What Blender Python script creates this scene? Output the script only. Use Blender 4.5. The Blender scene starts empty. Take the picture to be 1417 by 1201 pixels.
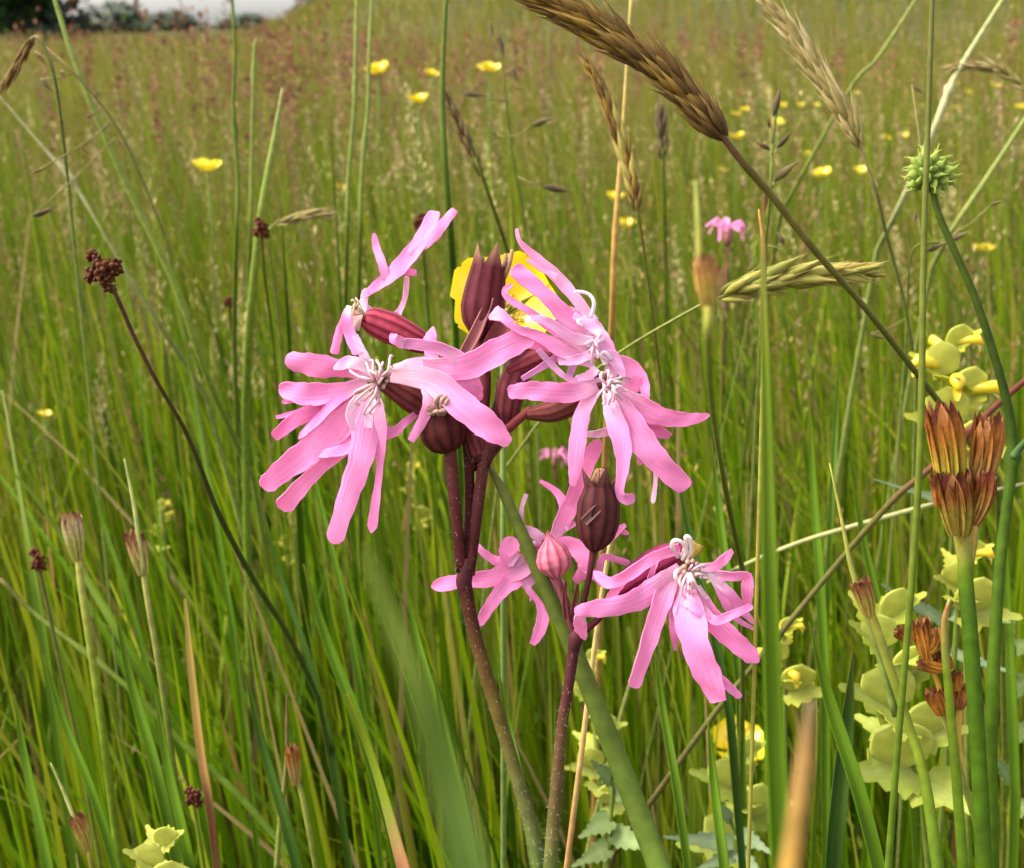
import bpy, math, random
import numpy as np
from mathutils import Vector, Matrix, Quaternion

random.seed(7); RNG = np.random.default_rng(7)
SC = bpy.context.scene
COLL = SC.collection

# ------------------------------------------------------------------ camera
F, CX, CY = 1846.0, 708.5, 600.5          # focal length and centre in photo pixels
PITCH, CAMH = math.radians(16.9), 0.55
CAM = Vector((0, 0, CAMH))
RIGHT = Vector((1, 0, 0)); UP = Vector((0, math.sin(PITCH), math.cos(PITCH))); FWD = Vector((0, math.cos(PITCH), -math.sin(PITCH)))
cd = bpy.data.cameras.new("camera"); cam = bpy.data.objects.new("camera", cd); COLL.objects.link(cam)
cam.location = CAM; cam.rotation_euler = (math.pi / 2 - PITCH, 0, 0)
cd.sensor_width = 36; cd.sensor_fit = 'HORIZONTAL'; cd.lens = F * 36 / 1417
cd.clip_start = 0.01; cd.clip_end = 6000
cd.dof.use_dof = True; cd.dof.focus_distance = 0.212; cd.dof.aperture_fstop = cd.lens / 0.95
SC.camera = cam

# ------------------------------------------------------------------ sky, sun, exposure
SUN_EL, SUN_AZ = math.radians(50), math.radians(-88)   # high and off to one side, veiled by cloud
w = bpy.data.worlds.new("World"); SC.world = w; w.use_nodes = True
nt = w.node_tree; nt.nodes.clear()
sky = nt.nodes.new("ShaderNodeTexSky"); sky.sky_type = 'NISHITA'; sky.sun_disc = False
sky.sun_elevation = SUN_EL; sky.sun_rotation = SUN_AZ; sky.dust_density = 3.0; sky.air_density = 1.0
hs = nt.nodes.new("ShaderNodeHueSaturation"); hs.inputs['Saturation'].default_value = 0.30
bg = nt.nodes.new("ShaderNodeBackground"); bg.inputs['Strength'].default_value = 0.14
wo = nt.nodes.new("ShaderNodeOutputWorld")
nt.links.new(sky.outputs[0], hs.inputs['Color']); nt.links.new(hs.outputs[0], bg.inputs[0]); nt.links.new(bg.outputs[0], wo.inputs[0])
sd = bpy.data.lights.new("sun", 'SUN'); sd.energy = 1.5; sd.angle = math.radians(30); sd.color = (1.0, 0.95, 0.86)
sun = bpy.data.objects.new("sun", sd); COLL.objects.link(sun)
sdir = Vector((math.sin(SUN_AZ) * math.cos(SUN_EL), math.cos(SUN_AZ) * math.cos(SUN_EL), math.sin(SUN_EL)))
sun.rotation_euler = sdir.to_track_quat('Z', 'Y').to_euler()
SC.view_settings.view_transform = 'Standard'; SC.view_settings.look = 'None'
SC.view_settings.exposure = 1.88; SC.view_settings.gamma = 1.0
SC.cycles.use_denoising = True
SC.cycles.max_bounces = 8; SC.cycles.transmission_bounces = 4; SC.cycles.diffuse_bounces = 4
try:
    SC.cycles.denoiser = 'OPENIMAGEDENOISE'
except Exception:
    pass

# ------------------------------------------------------------------ helpers
def P(px, py, d):
    """photo pixel and distance in front of the lens -> place in the meadow"""
    return CAM + RIGHT * ((px - CX) / F * d) + UP * (-(py - CY) / F * d) + FWD * d

def lerp(a, b, t): return a + (b - a) * t
def mixc(a, b, t): return tuple(a[i] + (b[i] - a[i]) * t for i in range(3))
def jit(c, s):
    k = 1 + random.uniform(-s, s)
    return tuple(max(0.0, x * k * (1 + random.uniform(-s, s) * .35)) for x in c)
def smooth(a, b, x):
    t = np.clip((x - a) / (b - a), 0, 1); return t * t * (3 - 2 * t)

def catmull(pts, n):
    """resample a list of equal-length tuples with a Catmull-Rom spline"""
    A = np.array(pts, float); m = len(A)
    if m == 2:
        return [A[0] + (A[1] - A[0]) * t for t in np.linspace(0, 1, n + 1)]
    B = np.vstack([2 * A[0] - A[1], A, 2 * A[-1] - A[-2]])
    out = []
    for t in np.linspace(0, m - 1, n + 1):
        i = min(int(t), m - 2); u = t - i
        p0, p1, p2, p3 = B[i], B[i + 1], B[i + 2], B[i + 3]
        out.append(.5 * ((2 * p1) + (-p0 + p2) * u + (2 * p0 - 5 * p1 + 4 * p2 - p3) * u * u + (-p0 + 3 * p1 - 3 * p2 + p3) * u ** 3))
    return out

class MB:
    """collects geometry for one mesh; every vertex has a colour and a (across, along, random) vector"""
    def __init__(s): s.v = []; s.f = []; s.c = []; s.t = []
    def vert(s, p, c, t=(0, 0, 0)):
        s.v.append((p[0], p[1], p[2])); s.c.append((c[0], c[1], c[2], 1)); s.t.append(t); return len(s.v) - 1
    def mesh(s, name):
        me = bpy.data.meshes.new(name); me.from_pydata(s.v, [], s.f)
        a = me.attributes.new("Col", 'FLOAT_COLOR', 'POINT'); a.data.foreach_set("color", np.array(s.c, 'f').ravel())
        a = me.attributes.new("tv", 'FLOAT_VECTOR', 'POINT'); a.data.foreach_set("vector", np.array(s.t, 'f').ravel())
        me.polygons.foreach_set("use_smooth", np.ones(len(me.polygons), bool)); me.update()
        return me
    def build(s, name, mat, parent=None, thick=0.0):
        o = obj(name, s.mesh(name), mat, parent)
        if thick:
            m = o.modifiers.new("thickness", 'SOLIDIFY'); m.thickness = thick; m.offset = 0; e = o.modifiers.new("edges", 'EDGE_SPLIT'); e.split_angle = math.radians(45)
        return o

def obj(name, me, mat, parent=None):
    if mat and not me.materials: me.materials.append(mat)
    o = bpy.data.objects.new(name, me); COLL.objects.link(o)
    if parent: o.parent = parent; o.matrix_parent_inverse = Matrix.Translation(parent.location).inverted()
    return o
def thing(name, label, cat, loc, group=None):
    o = bpy.data.objects.new(name, None); COLL.objects.link(o); o.location = loc; o.empty_display_size = .01
    return tag(o, label, cat, group)
def tag(o, label, cat=None, group=None, kind=None):
    o["label"] = label
    if cat: o["category"] = cat
    if group: o["group"] = group
    if kind: o["kind"] = kind
    return o

def frame_vectors(pts):
    """tangents plus a rotation-minimising side vector along a path"""
    n = len(pts); T = []
    for i in range(n):
        a = pts[max(0, i - 1)]; b = pts[min(n - 1, i + 1)]
        d = (b - a); T.append(d.normalized() if d.length > 1e-9 else Vector((0, 0, 1)))
    s = T[0].cross(FWD); s = s.normalized() if s.length > 1e-3 else T[0].orthogonal().normalized()
    S = [s]
    for i in range(1, n):
        s = S[-1] - T[i] * S[-1].dot(T[i]); S.append(s.normalized() if s.length > 1e-6 else S[-1])
    return T, S

def tube(mb, pts, rad, cols, sides=8, ribs=0, cap=True):
    """pts: Vectors; rad, cols: per point (or one value)"""
    n = len(pts); T, S = frame_vectors(pts); rings = []
    for i in range(n):
        r = rad[i] if hasattr(rad, '__len__') else rad
        c = cols[i] if isinstance(cols[0], (tuple, list, np.ndarray)) else cols
        N = T[i].cross(S[i]); ring = []
        for k in range(sides):
            a = 2 * math.pi * k / sides; q = r * (1 + (ribs * math.cos(a * sides / 2) if ribs else 0))
            ring.append(mb.vert(pts[i] + S[i] * (q * math.cos(a)) + N * (q * math.sin(a)), c, (k / sides, i / max(1, n - 1), 0)))
        rings.append(ring)
    for i in range(n - 1):
        for k in range(sides):
            k2 = (k + 1) % sides
            mb.f.append((rings[i][k], rings[i][k2], rings[i + 1][k2], rings[i + 1][k]))
    if cap:
        mb.f.append(tuple(rings[0][::-1])); mb.f.append(tuple(rings[-1]))

def strip(mb, pts, wid, cols, face=None, cup=0.15, tilt=None, across=4, rnd=0.0, wav=0.0):
    """a leaf or petal lobe: a cupped ribbon along pts that shows its width towards `face`"""
    n = len(pts); T, _ = frame_vectors(pts); rows = []
    face = face or -FWD
    for i in range(n):
        s = T[i].cross(face); s = s.normalized() if s.length > 1e-4 else RIGHT
        nn = s.cross(T[i]).normalized()
        if tilt is not None:
            q = Quaternion(T[i], tilt[i] if hasattr(tilt, '__len__') else tilt); s = q @ s; nn = q @ nn
        wdt = wid[i]; row = []
        for k in range(across + 1):
            u = k / across * 2 - 1
            row.append(mb.vert(pts[i] + s * (u * wdt / 2) + nn * (cup * wdt * (u * u - .35) + wav * wdt * math.sin(i * .9 + rnd * 20 + u * 2.2) * (.4 + .6 * abs(u))), cols[i] if isinstance(cols, list) else cols, (k / across, i / (n - 1), rnd)))
        rows.append(row)
    for i in range(n - 1):
        for k in range(across):
            mb.f.append((rows[i][k], rows[i][k + 1], rows[i + 1][k + 1], rows[i + 1][k]))

def rooted(pts, run=0.10, steps=9):
    """continue a path of Vectors down to the ground as a gently straightening stalk"""
    p = pts[-1].copy(); d = (pts[-1] - pts[-2]).normalized(); out = list(pts)
    hor = Vector((d.x, d.y, 0))
    if hor.length > run * 4: hor = hor.normalized() * run * 4
    drop = p.z + 0.01 - float(ground_z(p.x, p.y))
    slope = hor / max(0.25, abs(d.z))
    for i in range(1, steps + 1):
        t = i / steps
        off = slope * drop * (t - t * t * .5) * .6
        if off.length > run: off = off.normalized() * run * (1 - .3 * (1 - t))
        out.append(Vector((p.x + off.x, p.y + off.y, p.z - drop * t)))
    return out

def ground_z(x, y):
    x = np.asarray(x, float); y = np.asarray(y, float)
    a = x / np.maximum(np.abs(y), .5)
    return 2.9 * smooth(-.215, -.03, a) * smooth(7, 46, y) + 0.0 * x

# ------------------------------------------------------------------ materials
def mat(name, rough=.5, transl=.0, spec=.4, streak=0.0, streak_scale=(14, 1.5, 1), noise=.18, noise_scale=700., coat=0., tint=None, fixed=None, sheen=0., bump=0.0):
    m = bpy.data.materials.new(name); m.use_nodes = True; t = m.node_tree; N = t.nodes; L = t.links
    N.clear(); out = N.new("ShaderNodeOutputMaterial"); pb = N.new("ShaderNodeBsdfPrincipled")
    pb.inputs['Roughness'].default_value = rough; pb.inputs['Specular IOR Level'].default_value = spec
    pb.inputs['Coat Weight'].default_value = coat; pb.inputs['Sheen Weight'].default_value = sheen
    at = N.new("ShaderNodeAttribute"); at.attribute_name = "Col"; col = at.outputs['Color']
    tx = N.new("ShaderNodeTexCoord")
    nz = N.new("ShaderNodeTexNoise"); nz.inputs['Scale'].default_value = noise_scale; nz.inputs['Detail'].default_value = 3
    L.new(tx.outputs['Object'], nz.inputs['Vector'])
    def bright(col, fac_socket, amt):
        mr = N.new("ShaderNodeMapRange"); mr.inputs['From Min'].default_value = .25; mr.inputs['From Max'].default_value = .75
        mr.inputs['To Min'].default_value = 1 - amt; mr.inputs['To Max'].default_value = 1 + amt
        L.new(fac_socket, mr.inputs['Value'])
        vm = N.new("ShaderNodeVectorMath"); vm.operation = 'SCALE'; L.new(col, vm.inputs[0]); L.new(mr.outputs[0], vm.inputs['Scale'])
        return vm.outputs[0]
    col = bright(col, nz.outputs['Fac'], noise)
    if streak:
        tv = N.new("ShaderNodeAttribute"); tv.attribute_name = "tv"
        mp = N.new("ShaderNodeMapping"); mp.inputs['Scale'].default_value = streak_scale; L.new(tv.outputs['Vector'], mp.inputs['Vector'])
        n2 = N.new("ShaderNodeTexNoise"); n2.inputs['Scale'].default_value = 1.0; n2.inputs['Detail'].default_value = 2; L.new(mp.outputs[0], n2.inputs['Vector'])
        col = bright(col, n2.outputs['Fac'], streak)
        if bump:
            bp = N.new("ShaderNodeBump"); bp.inputs['Strength'].default_value = bump; bp.inputs['Distance'].default_value = .0003
            L.new(n2.outputs['Fac'], bp.inputs['Height']); L.new(bp.outputs[0], pb.inputs['Normal'])
    L.new(col, pb.inputs['Base Color'])
    if transl:
        tr = N.new("ShaderNodeBsdfTranslucent"); mx = N.new("ShaderNodeMixShader"); mx.inputs[0].default_value = transl
        L.new(col, tr.inputs['Color']); L.new(pb.outputs[0], mx.inputs[1]); L.new(tr.outputs[0], mx.inputs[2]); L.new(mx.outputs[0], out.inputs[0])
    else:
        L.new(pb.outputs[0], out.inputs[0])
    return m

M_GRASS = mat("grass_leaf", rough=.42, transl=.42, spec=.12, streak=.2, streak_scale=(9, 2, 30), noise=.10, noise_scale=60)
M_PETAL = mat("ragged_robin_petal", rough=.55, transl=.34, spec=.25, streak=.11, streak_scale=(14, 1.0, 40), noise=.07, noise_scale=420, bump=.4)
M_CALYX = mat("calyx", rough=.65, transl=.05, spec=.08, noise=.2, noise_scale=900)
M_STEM = mat("stem", rough=.6, transl=.08, spec=.08, noise=.26, noise_scale=420)
M_BUTTER = mat("buttercup_petal", rough=.28, transl=.22, spec=.5, noise=.05, noise_scale=300, coat=.3)
M_BRACT = mat("bract", rough=.6, transl=.36, spec=.10, streak=.12, streak_scale=(7, 3, 20), noise=.12, noise_scale=250)
M_SEED = mat("seed", rough=.6, transl=.12, spec=.08, streak=.2, streak_scale=(6, 2, 30), noise=.22, noise_scale=1200)
M_WOOD = mat("bark", rough=.9, noise=.3, noise_scale=6)
M_CROWN = mat("tree_leaf", rough=.6, transl=.25, noise=.35, noise_scale=.8)

def ground_material():
    m = bpy.data.materials.new("meadow_soil"); m.use_nodes = True; t = m.node_tree; N = t.nodes; L = t.links
    pb = N['Principled BSDF']; pb.inputs['Roughness'].default_value = .95; pb.inputs['Specular IOR Level'].default_value = .1
    tx = N.new("ShaderNodeTexCoord"); a = N.new("ShaderNodeTexNoise"); a.inputs['Scale'].default_value = 2.2; a.inputs['Detail'].default_value = 8
    b = N.new("ShaderNodeTexNoise"); b.inputs['Scale'].default_value = 60; b.inputs['Detail'].default_value = 4
    L.new(tx.outputs['Object'], a.inputs['Vector']); L.new(tx.outputs['Object'], b.inputs['Vector'])
    r = N.new("ShaderNodeValToRGB"); e = r.color_ramp.elements
    e[0].position = .3; e[0].color = (.045, .055, .016, 1); e[1].position = .7; e[1].color = (.115, .105, .035, 1)
    L.new(a.outputs['Fac'], r.inputs[0])
    mx = N.new("ShaderNodeMixRGB"); mx.blend_type = 'MULTIPLY'; mx.inputs[0].default_value = .6
    L.new(r.outputs[0], mx.inputs[1]); L.new(b.outputs['Fac'], mx.inputs[2]); L.new(mx.outputs[0], pb.inputs['Base Color'])
    return m
M_GROUND = ground_material()

# ------------------------------------------------------------------ ground
def build_ground():
    ys = np.concatenate([np.linspace(-3, 6, 10), np.linspace(7, 50, 44), np.geomspace(55, 3500, 18)])
    xs = np.concatenate([-np.geomspace(3000, 42, 14), np.linspace(-40, 40, 81), np.geomspace(42, 3000, 14)])
    X, Y = np.meshgrid(xs, ys); Z = ground_z(X, Y)
    v = np.stack([X, Y, Z], -1).reshape(-1, 3); nx = len(xs); f = []
    for j in range(len(ys) - 1):
        for i in range(nx - 1):
            k = j * nx + i; f.append((k, k + 1, k + nx + 1, k + nx))
    me = bpy.data.meshes.new("ground"); me.from_pydata(v.tolist(), [], f); me.update()
    me.polygons.foreach_set("use_smooth", np.ones(len(f), bool))
    o = obj("ground", me, M_GROUND); tag(o, "meadow soil under the grass rising gently to a far slope", kind="structure")
build_ground()

# ------------------------------------------------------------------ mass of grass
def np_mesh(name, V, Fq, C, Tv, material, label, cat=None):
    me = bpy.data.meshes.new(name); nv, nf = len(V), len(Fq)
    me.vertices.add(nv); me.vertices.foreach_set("co", V.astype('f').ravel())
    me.loops.add(nf * 4); me.loops.foreach_set("vertex_index", Fq.astype('i').ravel())
    me.polygons.add(nf); me.polygons.foreach_set("loop_start", np.arange(0, nf * 4, 4, dtype='i'))
    me.update(calc_edges=True)
    me.polygons.foreach_set("use_smooth", np.ones(nf, bool))
    a = me.attributes.new("Col", 'FLOAT_COLOR', 'POINT'); a.data.foreach_set("color", np.concatenate([C, np.ones((nv, 1))], 1).astype('f').ravel())
    a = me.attributes.new("tv", 'FLOAT_VECTOR', 'POINT'); a.data.foreach_set("vector", Tv.astype('f').ravel())
    me.update()
    o = obj(name, me, material); tag(o, label, cat, kind="stuff"); return o

def blades(bx, by, h, wd, az, lean, curve, face, S, C0, C1, fold=.22, belly=.35):
    """N grass leaves; returns V, F, C, T arrays"""
    n = len(bx); t = np.linspace(0, 1, S + 1)[None, :]
    bz = ground_z(bx, by)[:, None] - .01
    dx, dy = np.cos(az)[:, None], np.sin(az)[:, None]
    L = h[:, None]
    off = L * (lean[:, None] * t + curve[:, None] * t ** 2.6)
    cx = bx[:, None] + dx * off; cy = by[:, None] + dy * off
    cz = bz + L * (t - .45 * np.minimum(curve[:, None], 1.2) * t ** 3)
    ww = wd[:, None] * np.minimum(1, (1 - t) ** .75 * 1.25 + .02) * (.55 + belly * np.minimum(1, t * 3))
    tw = face[:, None] + (RNG.random(n)[:, None] - .5) * .9 * t
    sx, sy = np.cos(tw), np.sin(tw)
    nx, ny = -sy, sx
    V = np.zeros((n, S + 1, 3, 3))
    for k, u in enumerate((-1, 0, 1)):
        fo = fold * ww * (1 if u == 0 else 0)
        V[:, :, k, 0] = cx + sx * ww * u * .5 + nx * fo
        V[:, :, k, 1] = cy + sy * ww * u * .5 + ny * fo
        V[:, :, k, 2] = cz
    idx = np.arange(n * (S + 1) * 3).reshape(n, S + 1, 3)
    q = np.stack([idx[:, :-1, :-1], idx[:, :-1, 1:], idx[:, 1:, 1:], idx[:, 1:, :-1]], -1).reshape(-1, 4)
    tt = np.repeat(t[:, :, None], 3, 2)
    C = C0[:, None, None, :] * (1 - tt[..., None] ** 2) + C1[:, None, None, :] * tt[..., None] ** 2
    C = np.broadcast_to(C, (n, S + 1, 3, 3)).reshape(-1, 3)
    Tv = np.zeros((n, S + 1, 3, 3)); Tv[..., 0] = np.array([0, .5, 1]); Tv[..., 1] = tt; Tv[..., 2] = RNG.random(n)[:, None, None]
    return V.reshape(-1, 3), q, C, Tv.reshape(-1, 3)

GREENS = np.array([(.074, .150, .002), (.108, .190, .003), (.165, .232, .004), (.034, .082, .002), (.140, .170, .007), (.245, .285, .012)])
GP = np.array([.26, .27, .17, .14, .10, .06])
STRAW = np.array([(.34, .26, .10), (.26, .20, .08), (.36, .22, .07)])
def blade_cols(n, straw=.06, far=0.0):
    c = GREENS[RNG.choice(len(GREENS), n, p=GP)] * RNG.uniform(.6, 1.35, (n, 1))
    s = RNG.random(n) < straw; c[s] = STRAW[RNG.integers(0, 3, s.sum())] * RNG.uniform(.6, 1.1, (s.sum(), 1))
    c = c * (1 - far) + np.array([.205, .190, .018]) * far * RNG.uniform(.7, 1.3, (n, 1))
    tip = c * np.array([1.15, 1.05, .9]); y = RNG.random(n) < .22
    tip[y] = tip[y] * .5 + np.array([.24, .20, .04]) * .5
    return c, tip

def scatter(n, y0, y1, spread=.58, side=.22):
    """places in front of the lens, denser near, as (x, y)"""
    u = RNG.random(n); y = np.sqrt(y0 * y0 + u * (y1 * y1 - y0 * y0)) if y1 / y0 > 3 else y0 + (y1 - y0) * u ** .8
    x = (RNG.random(n) * 2 - 1) * (side + spread * y)
    return x, y

def patch(x, y):
    s = 1 / np.maximum(.25, .22 * y)
    return np.clip(np.sin(x * 5.1 * s + 1.3 * np.sin(y * 3.7)) * .6 + np.sin(y * 4.3 * np.minimum(s, 1.5) + 2 * np.sin(x * 2.9 * s + 1)) * .6, -1, 1)

def make_grass():
    parts = []; off = 0
    def add(n, y0, y1, hm, hs, w0, w1, S, straw, far, leanm=.10, curvem=.25):
        x, y = scatter(n, y0, y1)
        h = np.clip(RNG.normal(hm, hs, n), .12, .52)
        wd = RNG.uniform(w0, w1, n)
        az = RNG.normal(math.pi * .94, .95, n)                 # most lean the same way as in the wind
        lean = np.abs(RNG.normal(leanm * 1.15, .08, n)); curve = np.abs(RNG.normal(0, curvem, n)) * (RNG.random(n) < .5) + .03
        near = np.sin(az) < -.2                                 # keep leaves from toppling into the lens
        lim = y < .75
        lean[near & lim] *= .4; curve[near & lim] *= .3
        face = RNG.normal(0, .9, n)
        c0, c1 = blade_cols(n, straw, far)
        pt = patch(x, y)[:, None]                              # drifts of yellower and browner growth
        warm = np.clip(pt, 0, 1) * min(1, .10 + 1.2 * far); c0 = c0 * (1 - warm * .6) + np.array([.28, .205, .028]) * warm * .5; c1 = c1 * (1 - warm * .7) + np.array([.30, .215, .035]) * warm * .6
        h = h * (1 + .10 * patch(x + 9, y * 1.3))
        parts.append(blades(x, y, h, wd, az, lean, curve, face, S, c0, c1))
    add(7600, .34, 1.00, .335, .055, .0024, .0072, 11, .05, 0)
    add(4500, .38, 1.05, .22, .05, .0022, .0050, 8, .08, 0)
    add(14000, 1.0, 2.2, .345, .06, .0022, .0048, 8, .07, .08)
    add(20000, 2.2, 5.0, .34, .06, .003, .006, 5, .08, .25)
    add(34000, 5.0, 13., .35, .06, .005, .011, 4, .10, .5)
    add(30000, 13., 48., .36, .08, .014, .032, 3, .12, .7)
    V, Q, C, T = [], [], [], []; o = 0
    for v, q, c, t in parts:
        V.append(v); Q.append(q + o); C.append(c); T.append(t); o += len(v)
    np_mesh("grass", np.concatenate(V), np.concatenate(Q), np.concatenate(C), np.concatenate(T), M_GRASS,
            "dense green meadow grass leaves filling the whole field")
make_grass()

def make_panicles():
    """flowering grasses: a thin culm and a loose head of small spikelets, by the thousand"""
    V, Q, C, T = [], [], [], []; o = 0
    HEADC = np.array([(.23, .145, .04), (.33, .24, .07), (.16, .095, .03), (.40, .32, .12), (.23, .12, .06), (.36, .26, .13)])
    def add(n, y0, y1, hm, hs, cw, nsp, sl, sw, length, S, heads=None, opens=None, hmax=.56):
        nonlocal o
        x, y = scatter(n, y0, y1)
        h = np.clip(RNG.normal(hm, hs, n), .25, hmax)
        az = RNG.normal(math.pi * .95, 1.3, n); lean = np.abs(RNG.normal(.09, .06, n)); cur = np.abs(RNG.normal(.03, .10, n))
        near = (np.sin(az) < 0) & (y < .9); lean[near] *= .3; cur[near] *= .2
        col = np.array([(.17, .19, .05)]) * RNG.uniform(.7, 1.3, (n, 1)); st = RNG.random(n) < .35; col[st] = np.array([.30, .22, .08]) * RNG.uniform(.7, 1.1, (st.sum(), 1))
        r = blades(x, y, h, np.full(n, cw), az, lean, cur, RNG.normal(0, .5, n), S, col, col, fold=.5, belly=.45)
        V.append(r[0]); Q.append(r[1] + o); C.append(r[2]); T.append(r[3]); o += len(r[0])
        hp = HEADC if heads is None else heads
        hc = hp[RNG.integers(0, len(hp), n)] * RNG.uniform(.7, 1.2, (n, 1))
        # spikelets along the top of each culm
        k = nsp; t = 1 - length * RNG.random((n, k))
        off = h[:, None] * (lean[:, None] * t + cur[:, None] * t ** 2.6)
        cx = x[:, None] + np.cos(az)[:, None] * off; cy = y[:, None] + np.sin(az)[:, None] * off
        cz = ground_z(x, y)[:, None] - .01 + h[:, None] * (t - .45 * np.minimum(cur[:, None], 1.2) * t ** 3)
        open_ = (RNG.choice([.0012, .005, .013], n, p=[.45, .3, .25]) if opens is None else RNG.choice(opens, n))[:, None] * (cw / .0012) ** .5
        sp = open_ * (1 - t) / length * 1.6 + .0006
        a = RNG.random((n, k)) * 2 * math.pi; rr = sp * np.sqrt(RNG.random((n, k)))
        px, py, pz = cx + rr * np.cos(a), cy + rr * np.sin(a), cz + sp * RNG.normal(0, .3, (n, k))
        ll = sl * RNG.uniform(.6, 1.3, (n, k)); w_ = sw * RNG.uniform(.7, 1.2, (n, k))
        tx, ty = rr * np.cos(a) * .0 + np.cos(a) * .35 * ll, np.sin(a) * .35 * ll
        fa = RNG.random((n, k)) * math.pi
        VV = np.zeros((n, k, 4, 3))
        for i, (al, sd_) in enumerate(((0, 0), (.45, 1), (1, 0), (.45, -1))):
            VV[:, :, i, 0] = px + tx * al + np.cos(fa) * w_ * sd_ * .5
            VV[:, :, i, 1] = py + ty * al + np.sin(fa) * w_ * sd_ * .5
            VV[:, :, i, 2] = pz + ll * al * .9
        V.append(VV.reshape(-1, 3)); Q.append(np.arange(n * k * 4).reshape(-1, 4) + o); o += n * k * 4
        cc = (hc[:, None, :] * RNG.uniform(.6, 1.35, (n, k, 1)))[:, :, None, :].repeat(4, 2)
        C.append(cc.reshape(-1, 3)); T.append(np.tile(np.array([.5, .5, .3]), (n * k * 4, 1)))
    add(260, .60, 1.3, .42, .05, .0010, 46, .005, .0014, .22, 9)
    add(1300, 1.3, 2.6, .43, .05, .0012, 36, .0065, .0020, .24, 6)
    SOFT = np.array([(.42, .32, .14), (.36, .23, .12), (.46, .38, .16), (.34, .24, .10)])
    add(45, .62, 1.4, .43, .04, .0010, 150, .0048, .0013, .17, 9, SOFT, [.004, .007])
    add(90, 1.4, 3.2, .45, .04, .0013, 90, .0065, .0020, .17, 6, SOFT, [.004, .008])
    add(70, .45, 1.0, .44, .05, .0009, 30, .0042, .0014, .25, 10, None, [.012, .02])
    add(160, 1.5, 4.5, .55, .04, .0015, 40, .007, .0024, .22, 6, np.array([(.26, .12, .07), (.32, .2, .1), (.22, .13, .07)]), [.003, .012], .66)
    add(2400, 2.6, 6.0, .44, .05, .0016, 16, .008, .0026, .24, 4)
    add(6000, 6.0, 16., .46, .05, .0030, 8, .016, .006, .26, 3)
    add(6000, 16., 46., .46, .05, .007, 5, .05, .016, .30, 3)
    np_mesh("flowering_grass", np.concatenate(V), np.concatenate(Q), np.concatenate(C), np.concatenate(T), M_SEED,
            "haze of thin flowering grass stalks with brownish seed heads across the meadow")
make_panicles()

def make_sorrel():
    """rusty red sorrel standing in drifts further up the meadow"""
    V, Q, C, T = [], [], [], []; o = 0
    def add(cx, cy, sx, sy, n, hm):
        nonlocal o
        x = RNG.normal(cx, sx, n); y = np.maximum(RNG.normal(cy, sy, n), 1.8); h = np.clip(RNG.normal(hm, .05, n), .35, .72)
        sc = (np.mean(y) / 4) ** .5
        az = RNG.random(n) * 6.28; lean = np.abs(RNG.normal(.04, .05, n)); z0 = np.zeros(n)
        col = np.array([.22, .10, .05]) * RNG.uniform(.6, 1.2, (n, 1))
        r = blades(x, y, h, np.full(n, .0018 * sc), az, lean, z0, RNG.normal(0, .5, n), 3, col, col, fold=.5)
        V.append(r[0]); Q.append(r[1] + o); C.append(r[2]); T.append(r[3]); o += len(r[0])
        k = 26; t = 1 - .34 * RNG.random((n, k)); off = h[:, None] * lean[:, None] * t
        px = x[:, None] + np.cos(az)[:, None] * off + RNG.normal(0, .006, (n, k)) * sc; py = y[:, None] + np.sin(az)[:, None] * off + RNG.normal(0, .006, (n, k)) * sc
        pz = ground_z(x, y)[:, None] + h[:, None] * t; fa = RNG.random((n, k)) * 3.14; s_ = .0055 * sc * RNG.uniform(.6, 1.3, (n, k))
        VV = np.zeros((n, k, 4, 3))
        for i, (al, q) in enumerate(((-1, 0), (0, 1), (1, 0), (0, -1))):
            VV[:, :, i, 0] = px + np.cos(fa) * s_ * q; VV[:, :, i, 1] = py + np.sin(fa) * s_ * q; VV[:, :, i, 2] = pz + s_ * al
        V.append(VV.reshape(-1, 3)); Q.append(np.arange(n * k * 4).reshape(-1, 4) + o); o += n * k * 4
        c = (np.array([.23, .105, .055]) * RNG.uniform(.6, 1.3, (n, k, 1)))[:, :, None, :].repeat(4, 2); C.append(c.reshape(-1, 3)); T.append(np.tile([.5, .5, .2], (n * k * 4, 1)))
    def at(px, d): return (px - CX) / F * d
    for px, d, n, hm, spread in ((345, 2.6, 40, .60, 22), (240, 3.2, 40, .57, 40), (450, 2.8, 36, .585, 30), (470, 4.0, 40, .55, 60), (530, 5.0, 60, .53, 70), (440, 2.6, 14, .51, 60),
                                 (800, 5.0, 50, .52, 120), (700, 8.0, 80, .55, 200), (1000, 9., 70, .55, 200), (20, 1.9, 10, .55, 25), (620, 3., 20, .5, 90), (380, 7., 40, .55, 90), (950, 4., 25, .5, 160), (1300, 5., 30, .5, 120)):
        add(at(px, d), d, spread / F * d, d * .16, max(4, int(n * .45)), hm - .02)
    np_mesh("sorrel", np.concatenate(V), np.concatenate(Q), np.concatenate(C), np.concatenate(T), M_SEED,
            "drifts of rusty red sorrel seed spikes towards the top of the meadow")
make_sorrel()

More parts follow.
